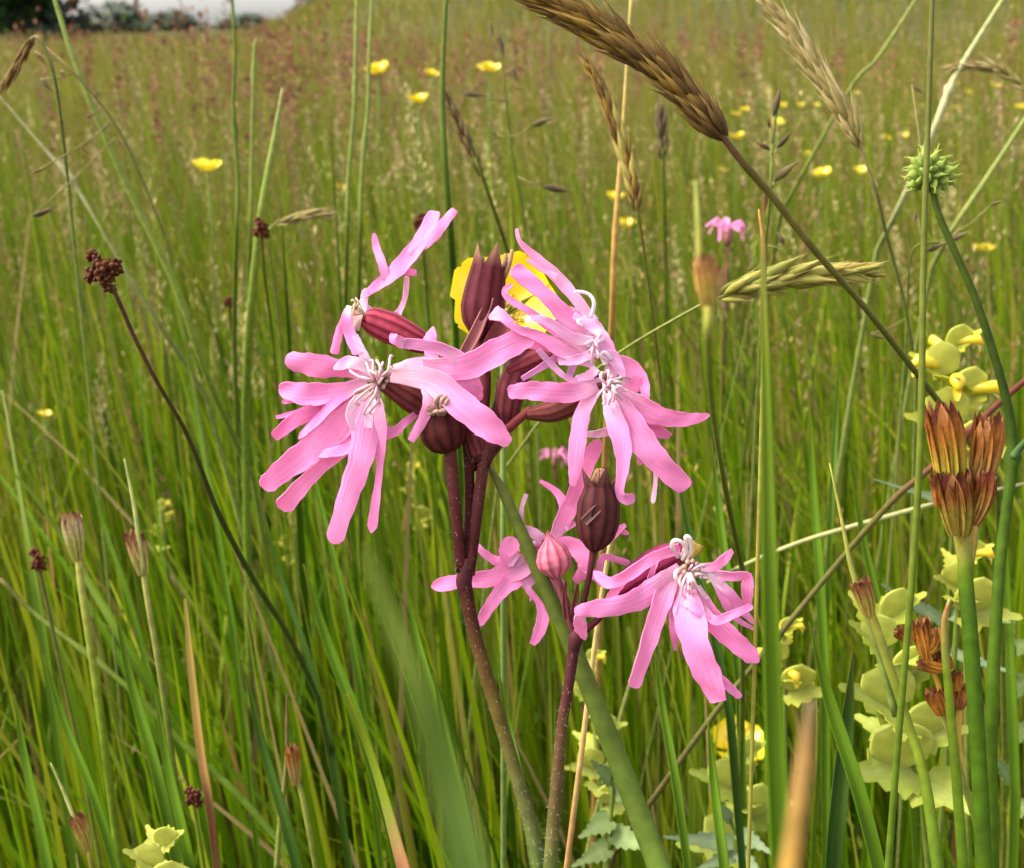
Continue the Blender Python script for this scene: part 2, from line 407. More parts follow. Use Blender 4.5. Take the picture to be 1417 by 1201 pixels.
# ------------------------------------------------------------------ far trees
def tree(px, d, height, rx, label, col, leaf, n, name="hedgerow_tree", low=.05):
    x = (px - CX) / F * d; y = d; z = float(ground_z(x, y)); root = thing(name, label, "tree", (x, y, z), "trees along the meadow edge")
    b = MB(); rnd = random.Random(int(px * 7 + d))
    tube(b, [Vector((x, y, z - .2)), Vector((x + .05, y, z + height * .25)), Vector((x - .05, y, z + height * .6)), Vector((x, y, z + height * .9))], [.22, .17, .10, .03], (.09, .07, .05), 8)
    for i in range(9):
        h0 = height * rnd.uniform(.2, .7); a = rnd.uniform(0, 6.28); l = rx * rnd.uniform(.5, .9)
        tube(b, [Vector((x, y, z + h0)), Vector((x + math.cos(a) * l * .5, y + math.sin(a) * l * .5, z + h0 + l * .25)), Vector((x + math.cos(a) * l, y + math.sin(a) * l, z + h0 + l * .6))], [.07, .045, .015], (.09, .07, .05), 6)
    b.build("trunk", M_WOOD, root)
    c = MB(); lobes = []
    for i in range(34):
        a = rnd.uniform(0, 6.28); r = rx * math.sqrt(rnd.random()) * .85; hh = rnd.uniform(low, .95)
        k = math.sin(math.pi * min(1, .18 + hh * .8)) ; lobes.append((x + math.cos(a) * r * k, y + math.sin(a) * r * k, z + height * hh, rx * rnd.uniform(.22, .42)))
    for i in range(n):
        lx, ly, lz, lr = lobes[rnd.randrange(len(lobes))]
        q = Vector((rnd.gauss(0, 1), rnd.gauss(0, 1), rnd.gauss(0, 1))).normalized(); p = Vector((lx, ly, lz)) + q * lr * rnd.random() ** .4
        if p.z < z + .05: p.z = z + .05 + rnd.random() * .3
        u = Vector((rnd.gauss(0, 1), rnd.gauss(0, 1), rnd.gauss(0, .6))).normalized(); v = u.cross(q); v = v.normalized() if v.length > .01 else u.orthogonal()
        s = leaf * rnd.uniform(.6, 1.4); cc = tuple(k * rnd.uniform(.6, 1.4) for k in col)
        i0 = [c.vert(p - u * s, cc), c.vert(p + v * s * .5, cc), c.vert(p + u * s, cc), c.vert(p - v * s * .5, cc)]; c.f.append(tuple(i0))
    c.build("crown", M_CROWN, root)

tree(28, 30, 6.5, 2.5, "dark rounded tree rising beyond the pair of leaning seed stalks", (.016, .028, .008), .20, 9000, low=.01)
tree(-130, 34, 7.5, 2.6, "tall dark tree at the end of the hedgerow", (.022, .040, .012), .18, 5200)
tree(655, 50, 3.2, 1.5, "small dark bush on the slope behind the yellow buttercups", (.030, .036, .014), .14, 2600, "field_bush")
tree(1330, 44, 4.2, 2.3, "broad dark bush on the slope above the spiky green fruit", (.028, .040, .014), .14, 3600, "field_bush")
tree(1530, 46, 5.0, 2.5, "leafy hawthorn bush at the brow of the slope", (.032, .046, .015), .15, 3000, "field_bush")
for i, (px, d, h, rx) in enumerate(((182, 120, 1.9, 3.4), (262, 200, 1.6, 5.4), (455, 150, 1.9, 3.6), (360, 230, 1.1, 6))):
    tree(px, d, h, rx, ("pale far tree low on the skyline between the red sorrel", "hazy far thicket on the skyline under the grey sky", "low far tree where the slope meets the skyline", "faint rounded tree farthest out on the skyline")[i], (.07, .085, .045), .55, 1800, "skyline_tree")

# ------------------------------------------------------------------ ragged robin
PINK = (.93, .30, .58); PINK2 = (.85, .21, .47); PALE = (.92, .54, .70); WHITE = (.88, .76, .80)
MAROON = (.085, .010, .014); MAROON2 = (.20, .028, .036)
D0 = .212
MM = .001

def lobe_pts(lobe, d, n=None):
    """lobe: [(px, py, width px[, towards-lens mm])]"""
    L = [(q + (0,))[:4] if len(q) == 3 else q for q in lobe]
    n = n or max(7, 3 * len(L) + 2)
    S = catmull(L, n); return [P(a[0], a[1], d - a[3] * MM) for a in S], [max(.00015, a[2] / F * d) for a in S]

def petal(parent, d, lobes, col=PINK, base=PALE, base_to=.28, lift=None):
    """one petal cut into lobes; lobes start close together at its claw"""
    mb = MB(); rnd = random.uniform(0, 1)
    for i, lb in enumerate(lobes):
        tw = random.uniform(-.3, .3); tw2 = tw + random.uniform(-.45, .45)
        pts, wid = lobe_pts(lb, d + i * .00013)
        n = len(pts)
        # rounded end
        e1, e2, q1, q2 = random.choice(((.30, .42, .72, .30), (.12, .20, .90, .62), (.35, .62, .60, .12), (.18, .30, .82, .45)))
        tdir = (pts[-1] - pts[-2]).normalized(); ww = wid[-1]
        pts += [pts[-1] + tdir * ww * e1, pts[-1] + tdir * ww * e2]; wid += [ww * q1, ww * q2]
        n = len(pts)
        wob = [1 + .06 * math.sin(j * 2.1 + i + rnd * 9) for j in range(n)]
        c = jit(col, .08)
        cols = [mixc(base, c, min(1, (j / (n - 1)) / base_to)) if i == 0 or True else c for j in range(n)]
        strip(mb, pts, [w_ * q for w_, q in zip(wid, wob)], cols, cup=random.uniform(.02, .10) * random.choice((1, 1, -1)), tilt=[lerp(tw, tw2, j / n) for j in range(n)], across=6, rnd=rnd + i * .13, wav=.07)
    return mb.build("petal", M_PETAL, parent, thick=.00016)

def body(parent, name, axis, d, prof, dark=MAROON, light=MAROON2, ribs=10, teeth=5, tooth=0.25, tooth_col=None, sub=False, material=None, ribh=.05, flare=1.0):
    """ribbed calyx or capsule: axis [(px,py[,mm towards lens])] base->mouth, prof [(t, radius px)]"""
    S = catmull([(a + (0,))[:3] if len(a) == 2 else a for a in axis], 18)
    pts = [P(a[0], a[1], d - a[2] * MM) for a in S]; T, Sd = frame_vectors(pts); n = len(pts)
    ts = [p[0] for p in prof]; rs = [p[1] for p in prof]; mb = MB(); K = ribs * 4; rings = []
    for i in range(n):
        r = float(np.interp(i / (n - 1), ts, rs)) / F * d * (.87 if name == 'calyx' else 1); N = T[i].cross(Sd[i]); ring = []
        for k in range(K):
            a = 2 * math.pi * k / K; m = .5 + .5 * math.cos(a * ribs)
            q = r * (1 + ribh * m); c = jit(mixc(light, dark, m ** 1.5 * .95), .06)
            ring.append(mb.vert(pts[i] + Sd[i] * (q * math.cos(a)) + N * (q * math.sin(a)), c, (k / K, i / (n - 1), 0)))
        rings.append(ring)
    for i in range(n - 1):
        for k in range(K):
            mb.f.append((rings[i][k], rings[i][(k + 1) % K], rings[i + 1][(k + 1) % K], rings[i + 1][k]))
    mb.f.append(tuple(rings[0][::-1]))
    ax = T[-1]; L = (pts[-1] - pts[0]).length * tooth; tc = tooth_col or dark
    if teeth:
        per = K // teeth; c0 = pts[-1]
        for j in range(teeth):
            ks = [rings[-1][(j * per + k) % K] for k in range(per + 1)]
            mid = Vector(mb.v[ks[len(ks) // 2]]); outw = (mid - c0) * (flare - 1)
            rows = [ks]
            for lev, (al, wd) in enumerate(((.45, .55), (.8, .22), (1.0, .02))):
                row = []
                for k, vi in enumerate(ks):
                    p = Vector(mb.v[vi]); p = mid + (p - mid) * wd + ax * L * al * (1 + .25 * math.sin(j * 2.3)) + outw * al
                    row.append(mb.vert(p, mixc(mb.c[vi][:3], tc, al), (k / per, 1, j)))
                rows.append(row)
            for a_, b_ in zip(rows, rows[1:]):
                for k in range(per): mb.f.append((a_[k], a_[k + 1], b_[k + 1], b_[k]))
    else:
        mb.f.append(tuple(rings[-1]))
    return mb.build(name, material or M_CALYX, parent)

def thread(parent, name, path, d, w0, w1, col, material=None, knob=0):
    S = catmull([(a + (0,))[:3] if len(a) == 2 else a for a in path], 4 * len(path)); pts = [P(a[0], a[1], d - a[2] * MM) for a in S]; n = len(pts)
    mb = MB(); rad = [lerp(w0, w1, i / (n - 1)) / 2 / F * d for i in range(n)]
    if knob:
        rad[-1] = rad[-2] = knob / 2 / F * d; rad[-3] = rad[-3] * 1.2
    tube(mb, pts, rad, col, 6)
    return mb.build(name, material or M_PETAL, parent)

def stem_part(parent, name, path, d, cols, root=False, sides=12, hairs=0, material=None):
    """path [(px,py,width px[,mm towards lens])] top -> bottom; cols [(t,colour)]"""
    L = [(q + (0,))[:4] if len(q) == 3 else q for q in path]; S = catmull(L, 5 * len(L))
    pts = [P(a[0], a[1], d - a[3] * MM) for a in S]; rad = [a[2] / 2 / F * (d - a[3] * MM) for a in S]
    if root:
        k = len(pts); pts = rooted(pts); rad += [rad[-1] * (1 + .15 * i / 9) for i in range(len(pts) - k)]
    n = len(pts); ts = [c[0] for c in cols]
    def cc(t): return tuple(float(np.interp(t, ts, [c[1][q] for c in cols])) for q in range(3))
    mb = MB(); tube(mb, pts, rad, [jit(cc(i / (n - 1)), .06) for i in range(n)], sides)
    if hairs:
        for _ in range(hairs):
            i = random.randrange(1, min(n - 1, 5 * len(L))); p = pts[i].lerp(pts[i + 1] if i + 1 < n else pts[i], random.random())
            a = Vector((random.gauss(0, 1), random.gauss(0, 1), random.gauss(0, .5))).normalized(); t = (pts[i] - pts[i - 1]).normalized()
            a = (a - t * a.dot(t)).normalized(); b_ = a.cross(t); r = rad[i]; l = random.uniform(.0003, .0009); q = .00003
            c = (.42, .36, .30); e = p + a * (r + l) + t * random.uniform(-.0004, .0004)
            mb.f.append((mb.vert(p + a * r * .95 + b_ * q, c), mb.vert(p + a * r * .95 - b_ * q, c), mb.vert(e, c)))
    return mb.build(name, material or M_STEM, parent)

GRN = (.085, .135, .022)
def stamens(parent, d, cx, cy, ends, col=WHITE, w=5):
    for e in ends:
        k = random.uniform(.62, .95); x, y = cx + (e[0] - cx) * k, cy + (e[1] - cy) * k; up = e[2] if len(e) > 2 else 3
        mx, my = (cx + x) / 2, (cy + y) / 2
        thread(parent, "stamen", [(cx + random.uniform(-5, 5), cy + random.uniform(-5, 5), 0), (mx + random.uniform(-6, 6), my + random.uniform(-6, 6), up), (x, y, up * .7), (x + random.uniform(-5, 5), y + random.uniform(-2, 6), up * .2)], d, w * .7, w * .5, jit(mixc(col, (.86, .50, .60), .3), .10))

# ---- first plant
def plant_a():
    d = D0
    base = rooted([P(742, 1165, d), P(748, 1201, d)])[-1]
    root = thing("ragged_robin", "tall ragged robin with a large cluster of frayed pink flowers on a thick maroon stem", "wildflower", (base.x, base.y, 0), "ragged robins")
    stem_part(root, "stem", [(642, 798, 19), (655, 870, 19), (684, 970, 19), (714, 1070, 19), (737, 1150, 20), (747, 1201, 20)], d, [(0, (.040, .007, .007)), (.12, (.070, .020, .010)), (.3, (.10, .062, .012)), (.6, (.10, .12, .03)), (1, GRN)], root=True, hairs=420)
    dk = (.050, .008, .008)
    stem_part(root, "node", [(646, 772, 15), (644, 790, 21), (642, 806, 22), (644, 824, 15)], d, [(0, (.06, .018, .018)), (1, (.055, .012, .014))])
    stem_part(root, "branch", [(622, 618, 18, 1), (630, 700, 16, 1), (639, 790, 16)], d, [(0, (.10, .025, .02)), (1, dk)], hairs=160)
    stem_part(root, "branch", [(640, 560, 14, -1), (648, 630, 14, -1), (650, 700, 14, -1), (645, 795, 15, -.5)], d, [(0, dk), (1, dk)], hairs=90)
    stem_part(root, "branch", [(676, 610, 14), (668, 650, 16), (660, 710, 16), (650, 795, 14)], d, [(0, (.11, .03, .025)), (1, dk)], hairs=160)
    stem_part(root, "branch", [(735, 566, 11, -2), (710, 588, 13, -1), (686, 612, 14), (670, 645, 14)], d, [(0, (.20, .04, .04)), (1, dk)])
    stem_part(root, "branch", [(662, 460, 16, -4), (672, 520, 15, -4), (668, 580, 16, -2), (664, 640, 16)], d, [(0, (.14, .03, .03)), (1, dk)])
    stem_part(root, "branch", [(710, 510, 15, -5), (690, 560, 15, -4), (672, 630, 15, -1)], d, [(0, (.13, .03, .03)), (1, dk)])
    stem_part(root, "branch", [(592, 490, 13, -6), (620, 540, 14, -5), (645, 600, 14, -3), (655, 650, 14, -1)], d, [(0, (.16, .03, .03)), (1, dk)])
    for pth in ([(655, 640, 5), (652, 615, 16), (648, 590, 3)], [(672, 640, 6), (690, 612, 15), (700, 590, 3)]):
        mb = MB(); p, wd = lobe_pts(pth, d + .0005); strip(mb, p, wd, (.12, .10, .04), cup=.3); mb.build("bract", M_BRACT, root, thick=.0002)
    # withered upright calyx
    c = body(root, "calyx", [(668, 470, -3), (668, 425, -3), (676, 372, -3)], d, [(0, 10), (.1, 20), (.3, 31), (.5, 34), (.75, 31), (1, 27)], dark=(.050, .006, .008), light=(.125, .024, .030), teeth=5, tooth=.30, tooth_col=(.38, .20, .12))
    for x, y, x1, y1 in ((690, 380, 700, 352), (683, 375, 686, 360), (697, 385, 709, 346), (664, 372, 668, 356)):
        thread(c, "withered_petal", [(x, y, -3), ((x + x1) / 2 + 2, (y + y1) / 2, -2), (x1, y1, -2)], d, 8, 5, (.42, .24, .15), M_SEED)
    mb = MB(); p, wd = lobe_pts([(632, 507, 12, 0), (655, 468, 16, 0), (672, 430, 12, 0), (680, 412, 7, 0)], d); strip(mb, p, wd, (.40, .16, .15), cup=.35); mb.build("bract", M_BRACT, root, thick=.0002)
    mb = MB(); p, wd = lobe_pts([(668, 505, 24, -1), (688, 470, 30, -1), (700, 440, 18, -1)], d); strip(mb, p, wd, (.30, .09, .08), cup=.3); mb.build("bract", M_BRACT, root, thick=.0002)
    # lower dark capsule on the first branch
    c = body(root, "seed_capsule", [(623, 624, 1.5), (612, 590, 1.5), (610, 555, 1)], d, [(0, 12), (.12, 24), (.35, 31), (.7, 28), (1, 24)], dark=(.030, .005, .005), light=(.085, .018, .013), tooth=.2)
    for k in range(9):
        a = random.uniform(0, 6.28); thread(c, "withered_petal", [(608 + 8 * math.cos(a), 575, 4), (606 + 14 * math.cos(a), 562 + 8 * math.sin(a), 6), (606 + 16 * math.cos(a + .8), 560 + 14 * math.sin(a), 5)], d, 8, 4, jit((.45, .27, .20), .2), M_SEED)
    body(root, "calyx", [(668, 640, -1), (656, 600, -1), (648, 560, -2)], d, [(0, 8), (.2, 16), (.6, 18), (1, 14)], dark=(.07, .014, .014), light=(.18, .04, .04))
    body(root, "calyx", [(700, 590, -4), (706, 545, -4), (722, 500, -4)], d, [(0, 9), (.2, 20), (.6, 24), (1, 18)], dark=(.07, .014, .018), light=(.20, .045, .05))

    # --- flower facing down to one side (F1)
    c1 = body(root, "calyx", [(606, 578, -2), (575, 556, -1), (534, 530, 0)], d, [(0, 10), (.2, 19), (.6, 21), (1, 15)], tooth=.12, dark=(.07, .012, .015), light=(.17, .040, .035))
    petal(c1, d, [[(510, 520, 16), (478, 512, 22, 1), (439, 507, 33, 2), (405, 501, 27, 1)], [(508, 530, 14), (465, 543, 25, 1.5), (425, 546, 32, 2), (394, 540, 22, 1)], [(428, 546, 18, 1.5), (405, 552, 13, .5), (393, 557, 6, 0)]], PINK)
    petal(c1, d, [[(500, 535, 10), (470, 552, 16, 2), (440, 582, 14, 3), (418, 602, 11, 3)], [(490, 545, 12), (453, 563, 22, 1), (415, 578, 21, 2), (381, 603, 14, 1)], [(452, 560, 12, 1), (425, 569, 12, 1), (383, 578, 5, 0)]], PINK2)
    petal(c1, d, [[(508, 548, 16), (478, 580, 36, 2), (436, 617, 38, 3), (397, 646, 33, 3), (371, 668, 26, 2)], [(505, 560, 14), (487, 605, 26, 2), (450, 640, 19, 2), (420, 669, 22, 2), (394, 698, 28, 1.5)], [(512, 570, 12, 2), (490, 614, 16, 3), (455, 626, 14, 3.5), (436, 628, 9, 3)]], PINK)
    petal(c1, d, [[(516, 548, 18, 2), (508, 590, 38, 3), (498, 638, 33, 4), (482, 685, 29, 4), (464, 742, 24, 3)], [(522, 552, 12, 2), (524, 596, 24, 3), (526, 640, 10, 3), (521, 685, 12, 3), (515, 728, 15, 2)], [(520, 560, 14, 2), (527, 593, 22, 2.5), (545, 598, 13, 2), (562, 584, 11, 1), (580, 570, 8, 0)]], PINK)
    petal(c1, d, [[(540, 520, 18, 3), (595, 526, 34, 5), (640, 562, 38, 6), (676, 590, 36, 6), (701, 610, 18, 5)], [(545, 512, 14, 3), (590, 508, 30, 4), (636, 522, 30, 4), (652, 540, 22, 3)], [(592, 535, 20, 4.5), (594, 556, 17, 5), (584, 584, 14, 5), (569, 608, 10, 5)]], (.92, .31, .59), base=(.90, .62, .70), base_to=.45)
    petal(c1, d, [[(585, 508, 22, 4), (640, 510, 34, 5), (690, 486, 35, 6), (728, 467, 30, 6)], [(648, 506, 24, 5), (612, 484, 17, 6), (575, 477, 15, 6), (553, 476, 13, 6)], [(640, 515, 22, 4), (655, 535, 24, 3), (662, 550, 14, 2)]], (.90, .32, .59))
    petal(c1, d, [[(560, 476, 15, 6), (546, 470, 14, 7), (545, 464, 10, 6)], [(600, 500, 16, 1), (594, 480, 20, 1), (597, 464, 19, 1)]], PINK, base=PALE)
    petal(c1, d, [[(520, 520, 12, 2), (500, 506, 16, 3), (482, 502, 18, 3), (468, 508, 12, 3)], [(516, 512, 10, 2), (506, 496, 12, 3), (497, 480, 13, 3), (492, 466, 9, 3)]], (.86, .46, .68), base=WHITE, base_to=.7)
    petal(c1, d, [[(512, 545, 10, 4), (492, 556, 13, 5), (484, 574, 12, 5), (488, 592, 8, 5)], [(520, 552, 10, 4), (512, 570, 14, 5), (510, 590, 12, 5)]], (.86, .50, .70), base=WHITE, base_to=.8)
    stamens(c1, d - .003, 525, 530, ((492, 520, 4), (485, 545, 5), (487, 560, 5), (500, 578, 5), (498, 562, 4), (512, 572, 4), (520, 567, 4), (530, 500, 4), (520, 488, 4), (541, 492, 4), (508, 508, 5), (545, 505, 4), (515, 498, 3), (535, 515, 4), (505, 500, 3), (478, 512, 4)), (.80, .58, .56), 6)
    for x, y in ((528, 512), (520, 520), (536, 528), (525, 505), (540, 516), (515, 534), (530, 538), (508, 526)):
        thread(c1, "stamen", [(533, 530, 1), ((x + 533) / 2, (y + 528) / 2, 5), (x, y, 6)], d, 7, 5, jit((.66, .42, .36), .15))

    # --- flower behind, its striped calyx lying across (F2)
    c2 = body(root, "calyx", [(596, 482, -3), (560, 463, -2), (522, 447, -2), (504, 441, -2)], d, [(0, 11), (.15, 19), (.5, 25), (.8, 21), (1, 14)], dark=(.10, .006, .014), light=(.40, .055, .085), tooth=.25, tooth_col=(.5, .22, .2))
    petal(c2, d, [[(504, 409, 9, 0), (520, 397, 14, 0), (540, 382, 21, 1), (562, 360, 24, 1), (585, 330, 24, 1), (601, 296, 19, 0)], [(566, 352, 14, 1), (592, 332, 20, 1.5), (612, 311, 16, 1), (628, 292, 11, 0)], [(534, 386, 12, 1), (529, 366, 12, 1), (521, 344, 11, 0), (518, 328, 8, 0)], [(552, 372, 14, .5), (568, 377, 10, .5), (575, 378, 8, 0)]], PINK, base=PINK)
    petal(c2, d, [[(500, 436, 12, -1), (503, 420, 13, -1), (505, 405, 10, 0)], [(505, 425, 10, -1), (520, 436, 8, -1)]], PALE, base=WHITE)
    petal(c2, d, [[(545, 442, 15, -3), (553, 431, 9, -3), (561, 410, 7, -2), (563, 386, 8, -1)]], PALE, base=PALE)
    petal(c2, d, [[(483, 424, 7, 1), (479, 442, 14, 2), (485, 465, 16, 2), (495, 488, 16, 3)], [(478, 440, 10, 1), (470, 458, 11, 0), (463, 488, 12, 0)]], PINK, base=WHITE)
    petal(c2, d, [[(500, 446, 24, 0), (488, 444, 26, 0), (478, 450, 18, 0)]], (.62, .36, .34), base=(.62, .38, .34))
    stamens(c2, d - .001, 500, 436, ((488, 418, 1), (492, 412, 1), (486, 410, 0), (496, 420, 1)), (.55, .50, .22), 5)

    # --- flower facing down on the other side (F3)
    c3 = body(root, "calyx", [(728, 574, -2), (770, 568, -1), (808, 548, 1), (828, 534, 2)], d, [(0, 8), (.25, 17), (.6, 20), (1, 15)], dark=(.10, .015, .02), light=(.17, .055, .04), tooth=.12)
    petal(c3, d, [[(832, 530, 16, 3), (797, 543, 26, 5), (760, 543, 27, 6), (730, 541, 24, 6), (708, 543, 19, 5)], [(826, 535, 16, 3), (806, 572, 21, 5), (799, 614, 24, 5), (795, 649, 19, 4), (793, 668, 11, 3)]], PINK)
    petal(c3, d, [[(846, 540, 16, 4), (882, 562, 32, 5), (912, 576, 26, 5), (940, 581, 21, 4), (966, 579, 14, 3), (980, 575, 6, 2)], [(862, 552, 16, 4), (886, 576, 26, 4), (908, 595, 18, 3), (926, 603, 9, 2)]], PINK)
    petal(c3, d, [[(844, 544, 16, 4), (866, 572, 30, 6), (886, 606, 36, 7), (913, 639, 32, 7), (945, 670, 27, 6)], [(840, 545, 14, 4), (849, 575, 26, 6), (861, 612, 26, 7), (862, 648, 17, 7), (857, 678, 12, 7), (864, 690, 14, 7), (874, 689, 15, 6)], [(884, 620, 10, 5), (886, 640, 7, 5)]], PINK)
    petal(c3, d, [[(852, 575, 14, 3), (845, 594, 12, 3), (829, 600, 10, 2), (814, 601, 8, 1)], [(908, 640, 7, 3), (907, 668, 6, 3), (904, 692, 7, 3)]], PALE)
    petal(c3, d, [[(840, 520, 14, 3), (858, 506, 26, 2), (878, 515, 24, 2), (890, 530, 16, 2), (893, 545, 12, 3), (895, 556, 8, 3), (904, 561, 5, 3)], [(860, 530, 14, 3), (878, 536, 16, 3), (890, 528, 12, 2)]], PINK, base=PALE)
    stamens(c3, d - .005, 838, 533, ((868, 538, 3), (872, 544, 3), (862, 552, 4), (855, 560, 4), (846, 563, 4), (838, 560, 3), (828, 548, 3), (850, 515, 3), (842, 510, 3), (860, 522, 3), (832, 512, 2), (870, 530, 3)), (.84, .68, .74), 6)
    for x, y in ((845, 520), (838, 516), (850, 526), (832, 522)):
        thread(c3, "stamen", [(836, 532, 3), (x, y, 6)], d, 6, 5, (.52, .30, .26))

    # --- flower above it turned away (F6)
    c6 = body(root, "calyx", [(702, 516, -3), (740, 498, -3), (785, 478, -1), (808, 464, 0)], d, [(0, 9), (.25, 18), (.6, 20), (1, 14)], dark=(.10, .014, .022), light=(.24, .05, .06), tooth=.12)
    petal(c6, d, [[(822, 446, 14, 1), (797, 414, 16, 1), (771, 384, 17, 0), (743, 358, 13, -1), (720, 336, 7, -1), (715, 318, 5, -1)], [(770, 384, 10, 1), (752, 374, 8, 1), (731, 361, 5, 1)], [(812, 432, 9, 1), (796, 432, 10, 1), (782, 426, 8, 1)]], (.88, .33, .54))
    petal(c6, d, [[(815, 458, 14, 2), (786, 441, 24, 3), (760, 414, 22, 4), (735, 392, 23, 4), (716, 376, 26, 4)]], PINK)
    petal(c6, d, [[(812, 484, 14, 3), (765, 456, 14, 4), (735, 433, 10, 5), (706, 416, 9, 5), (698, 403, 8, 5), (707, 396, 6, 5)], [(822, 505, 14, 3), (782, 488, 20, 5), (747, 467, 17, 6), (716, 456, 11, 7), (697, 440, 16, 7), (684, 434, 22, 6)], [(775, 478, 20, 4), (742, 474, 22, 5), (722, 470, 18, 5)]], PINK)
    petal(c6, d, [[(800, 530, 10, 4), (782, 522, 8, 5), (765, 507, 9, 5), (746, 486, 8, 6)], [(795, 480, 16, 3), (757, 504, 10, 4), (724, 524, 8, 4)], [(796, 500, 10, 3), (788, 520, 10, 3)]], (.80, .36, .62))
    petal(c6, d, [[(815, 442, 18, 1), (826, 462, 24, 2), (838, 482, 24, 3), (848, 500, 18, 3)], [(812, 470, 22, 2), (800, 456, 26, 2), (786, 452, 18, 2)], [(824, 492, 18, 3), (808, 486, 22, 3), (790, 474, 18, 3)]], (.80, .38, .62), base=PALE)
    petal(c6, d, [[(818, 474, 14, 4), (790, 466, 16, 5), (758, 446, 13, 6), (736, 440, 9, 6)], [(826, 486, 12, 4), (800, 498, 14, 5), (776, 500, 12, 5)], [(830, 462, 12, 4), (812, 448, 14, 4), (796, 438, 10, 4)]], (.86, .42, .64), base=WHITE)
    petal(c6, d, [[(832, 500, 14, 4), (846, 494, 18, 4), (856, 508, 14, 4), (862, 520, 10, 4)], [(826, 510, 12, 4), (815, 520, 14, 4), (800, 524, 10, 4)]], (.86, .42, .64), base=WHITE)
    for pth in ([(818, 440, 2), (822, 420, 3), (815, 408, 3), (800, 404, 3), (794, 406, 3)], [(835, 470, 3), (822, 478, 4), (815, 494, 4)], [(846, 498, 4), (836, 488, 5), (826, 496, 5)], [(810, 440, 3), (800, 446, 4), (806, 452, 4)]):
        thread(c6, "stamen", pth, d, 6, 4, WHITE)
    stamens(c6, d - .003, 822, 470, ((808, 478, 3), (815, 490, 3), (835, 460, 2), (830, 492, 3), (840, 500, 3), (818, 505, 3)), (.82, .60, .68), 6)

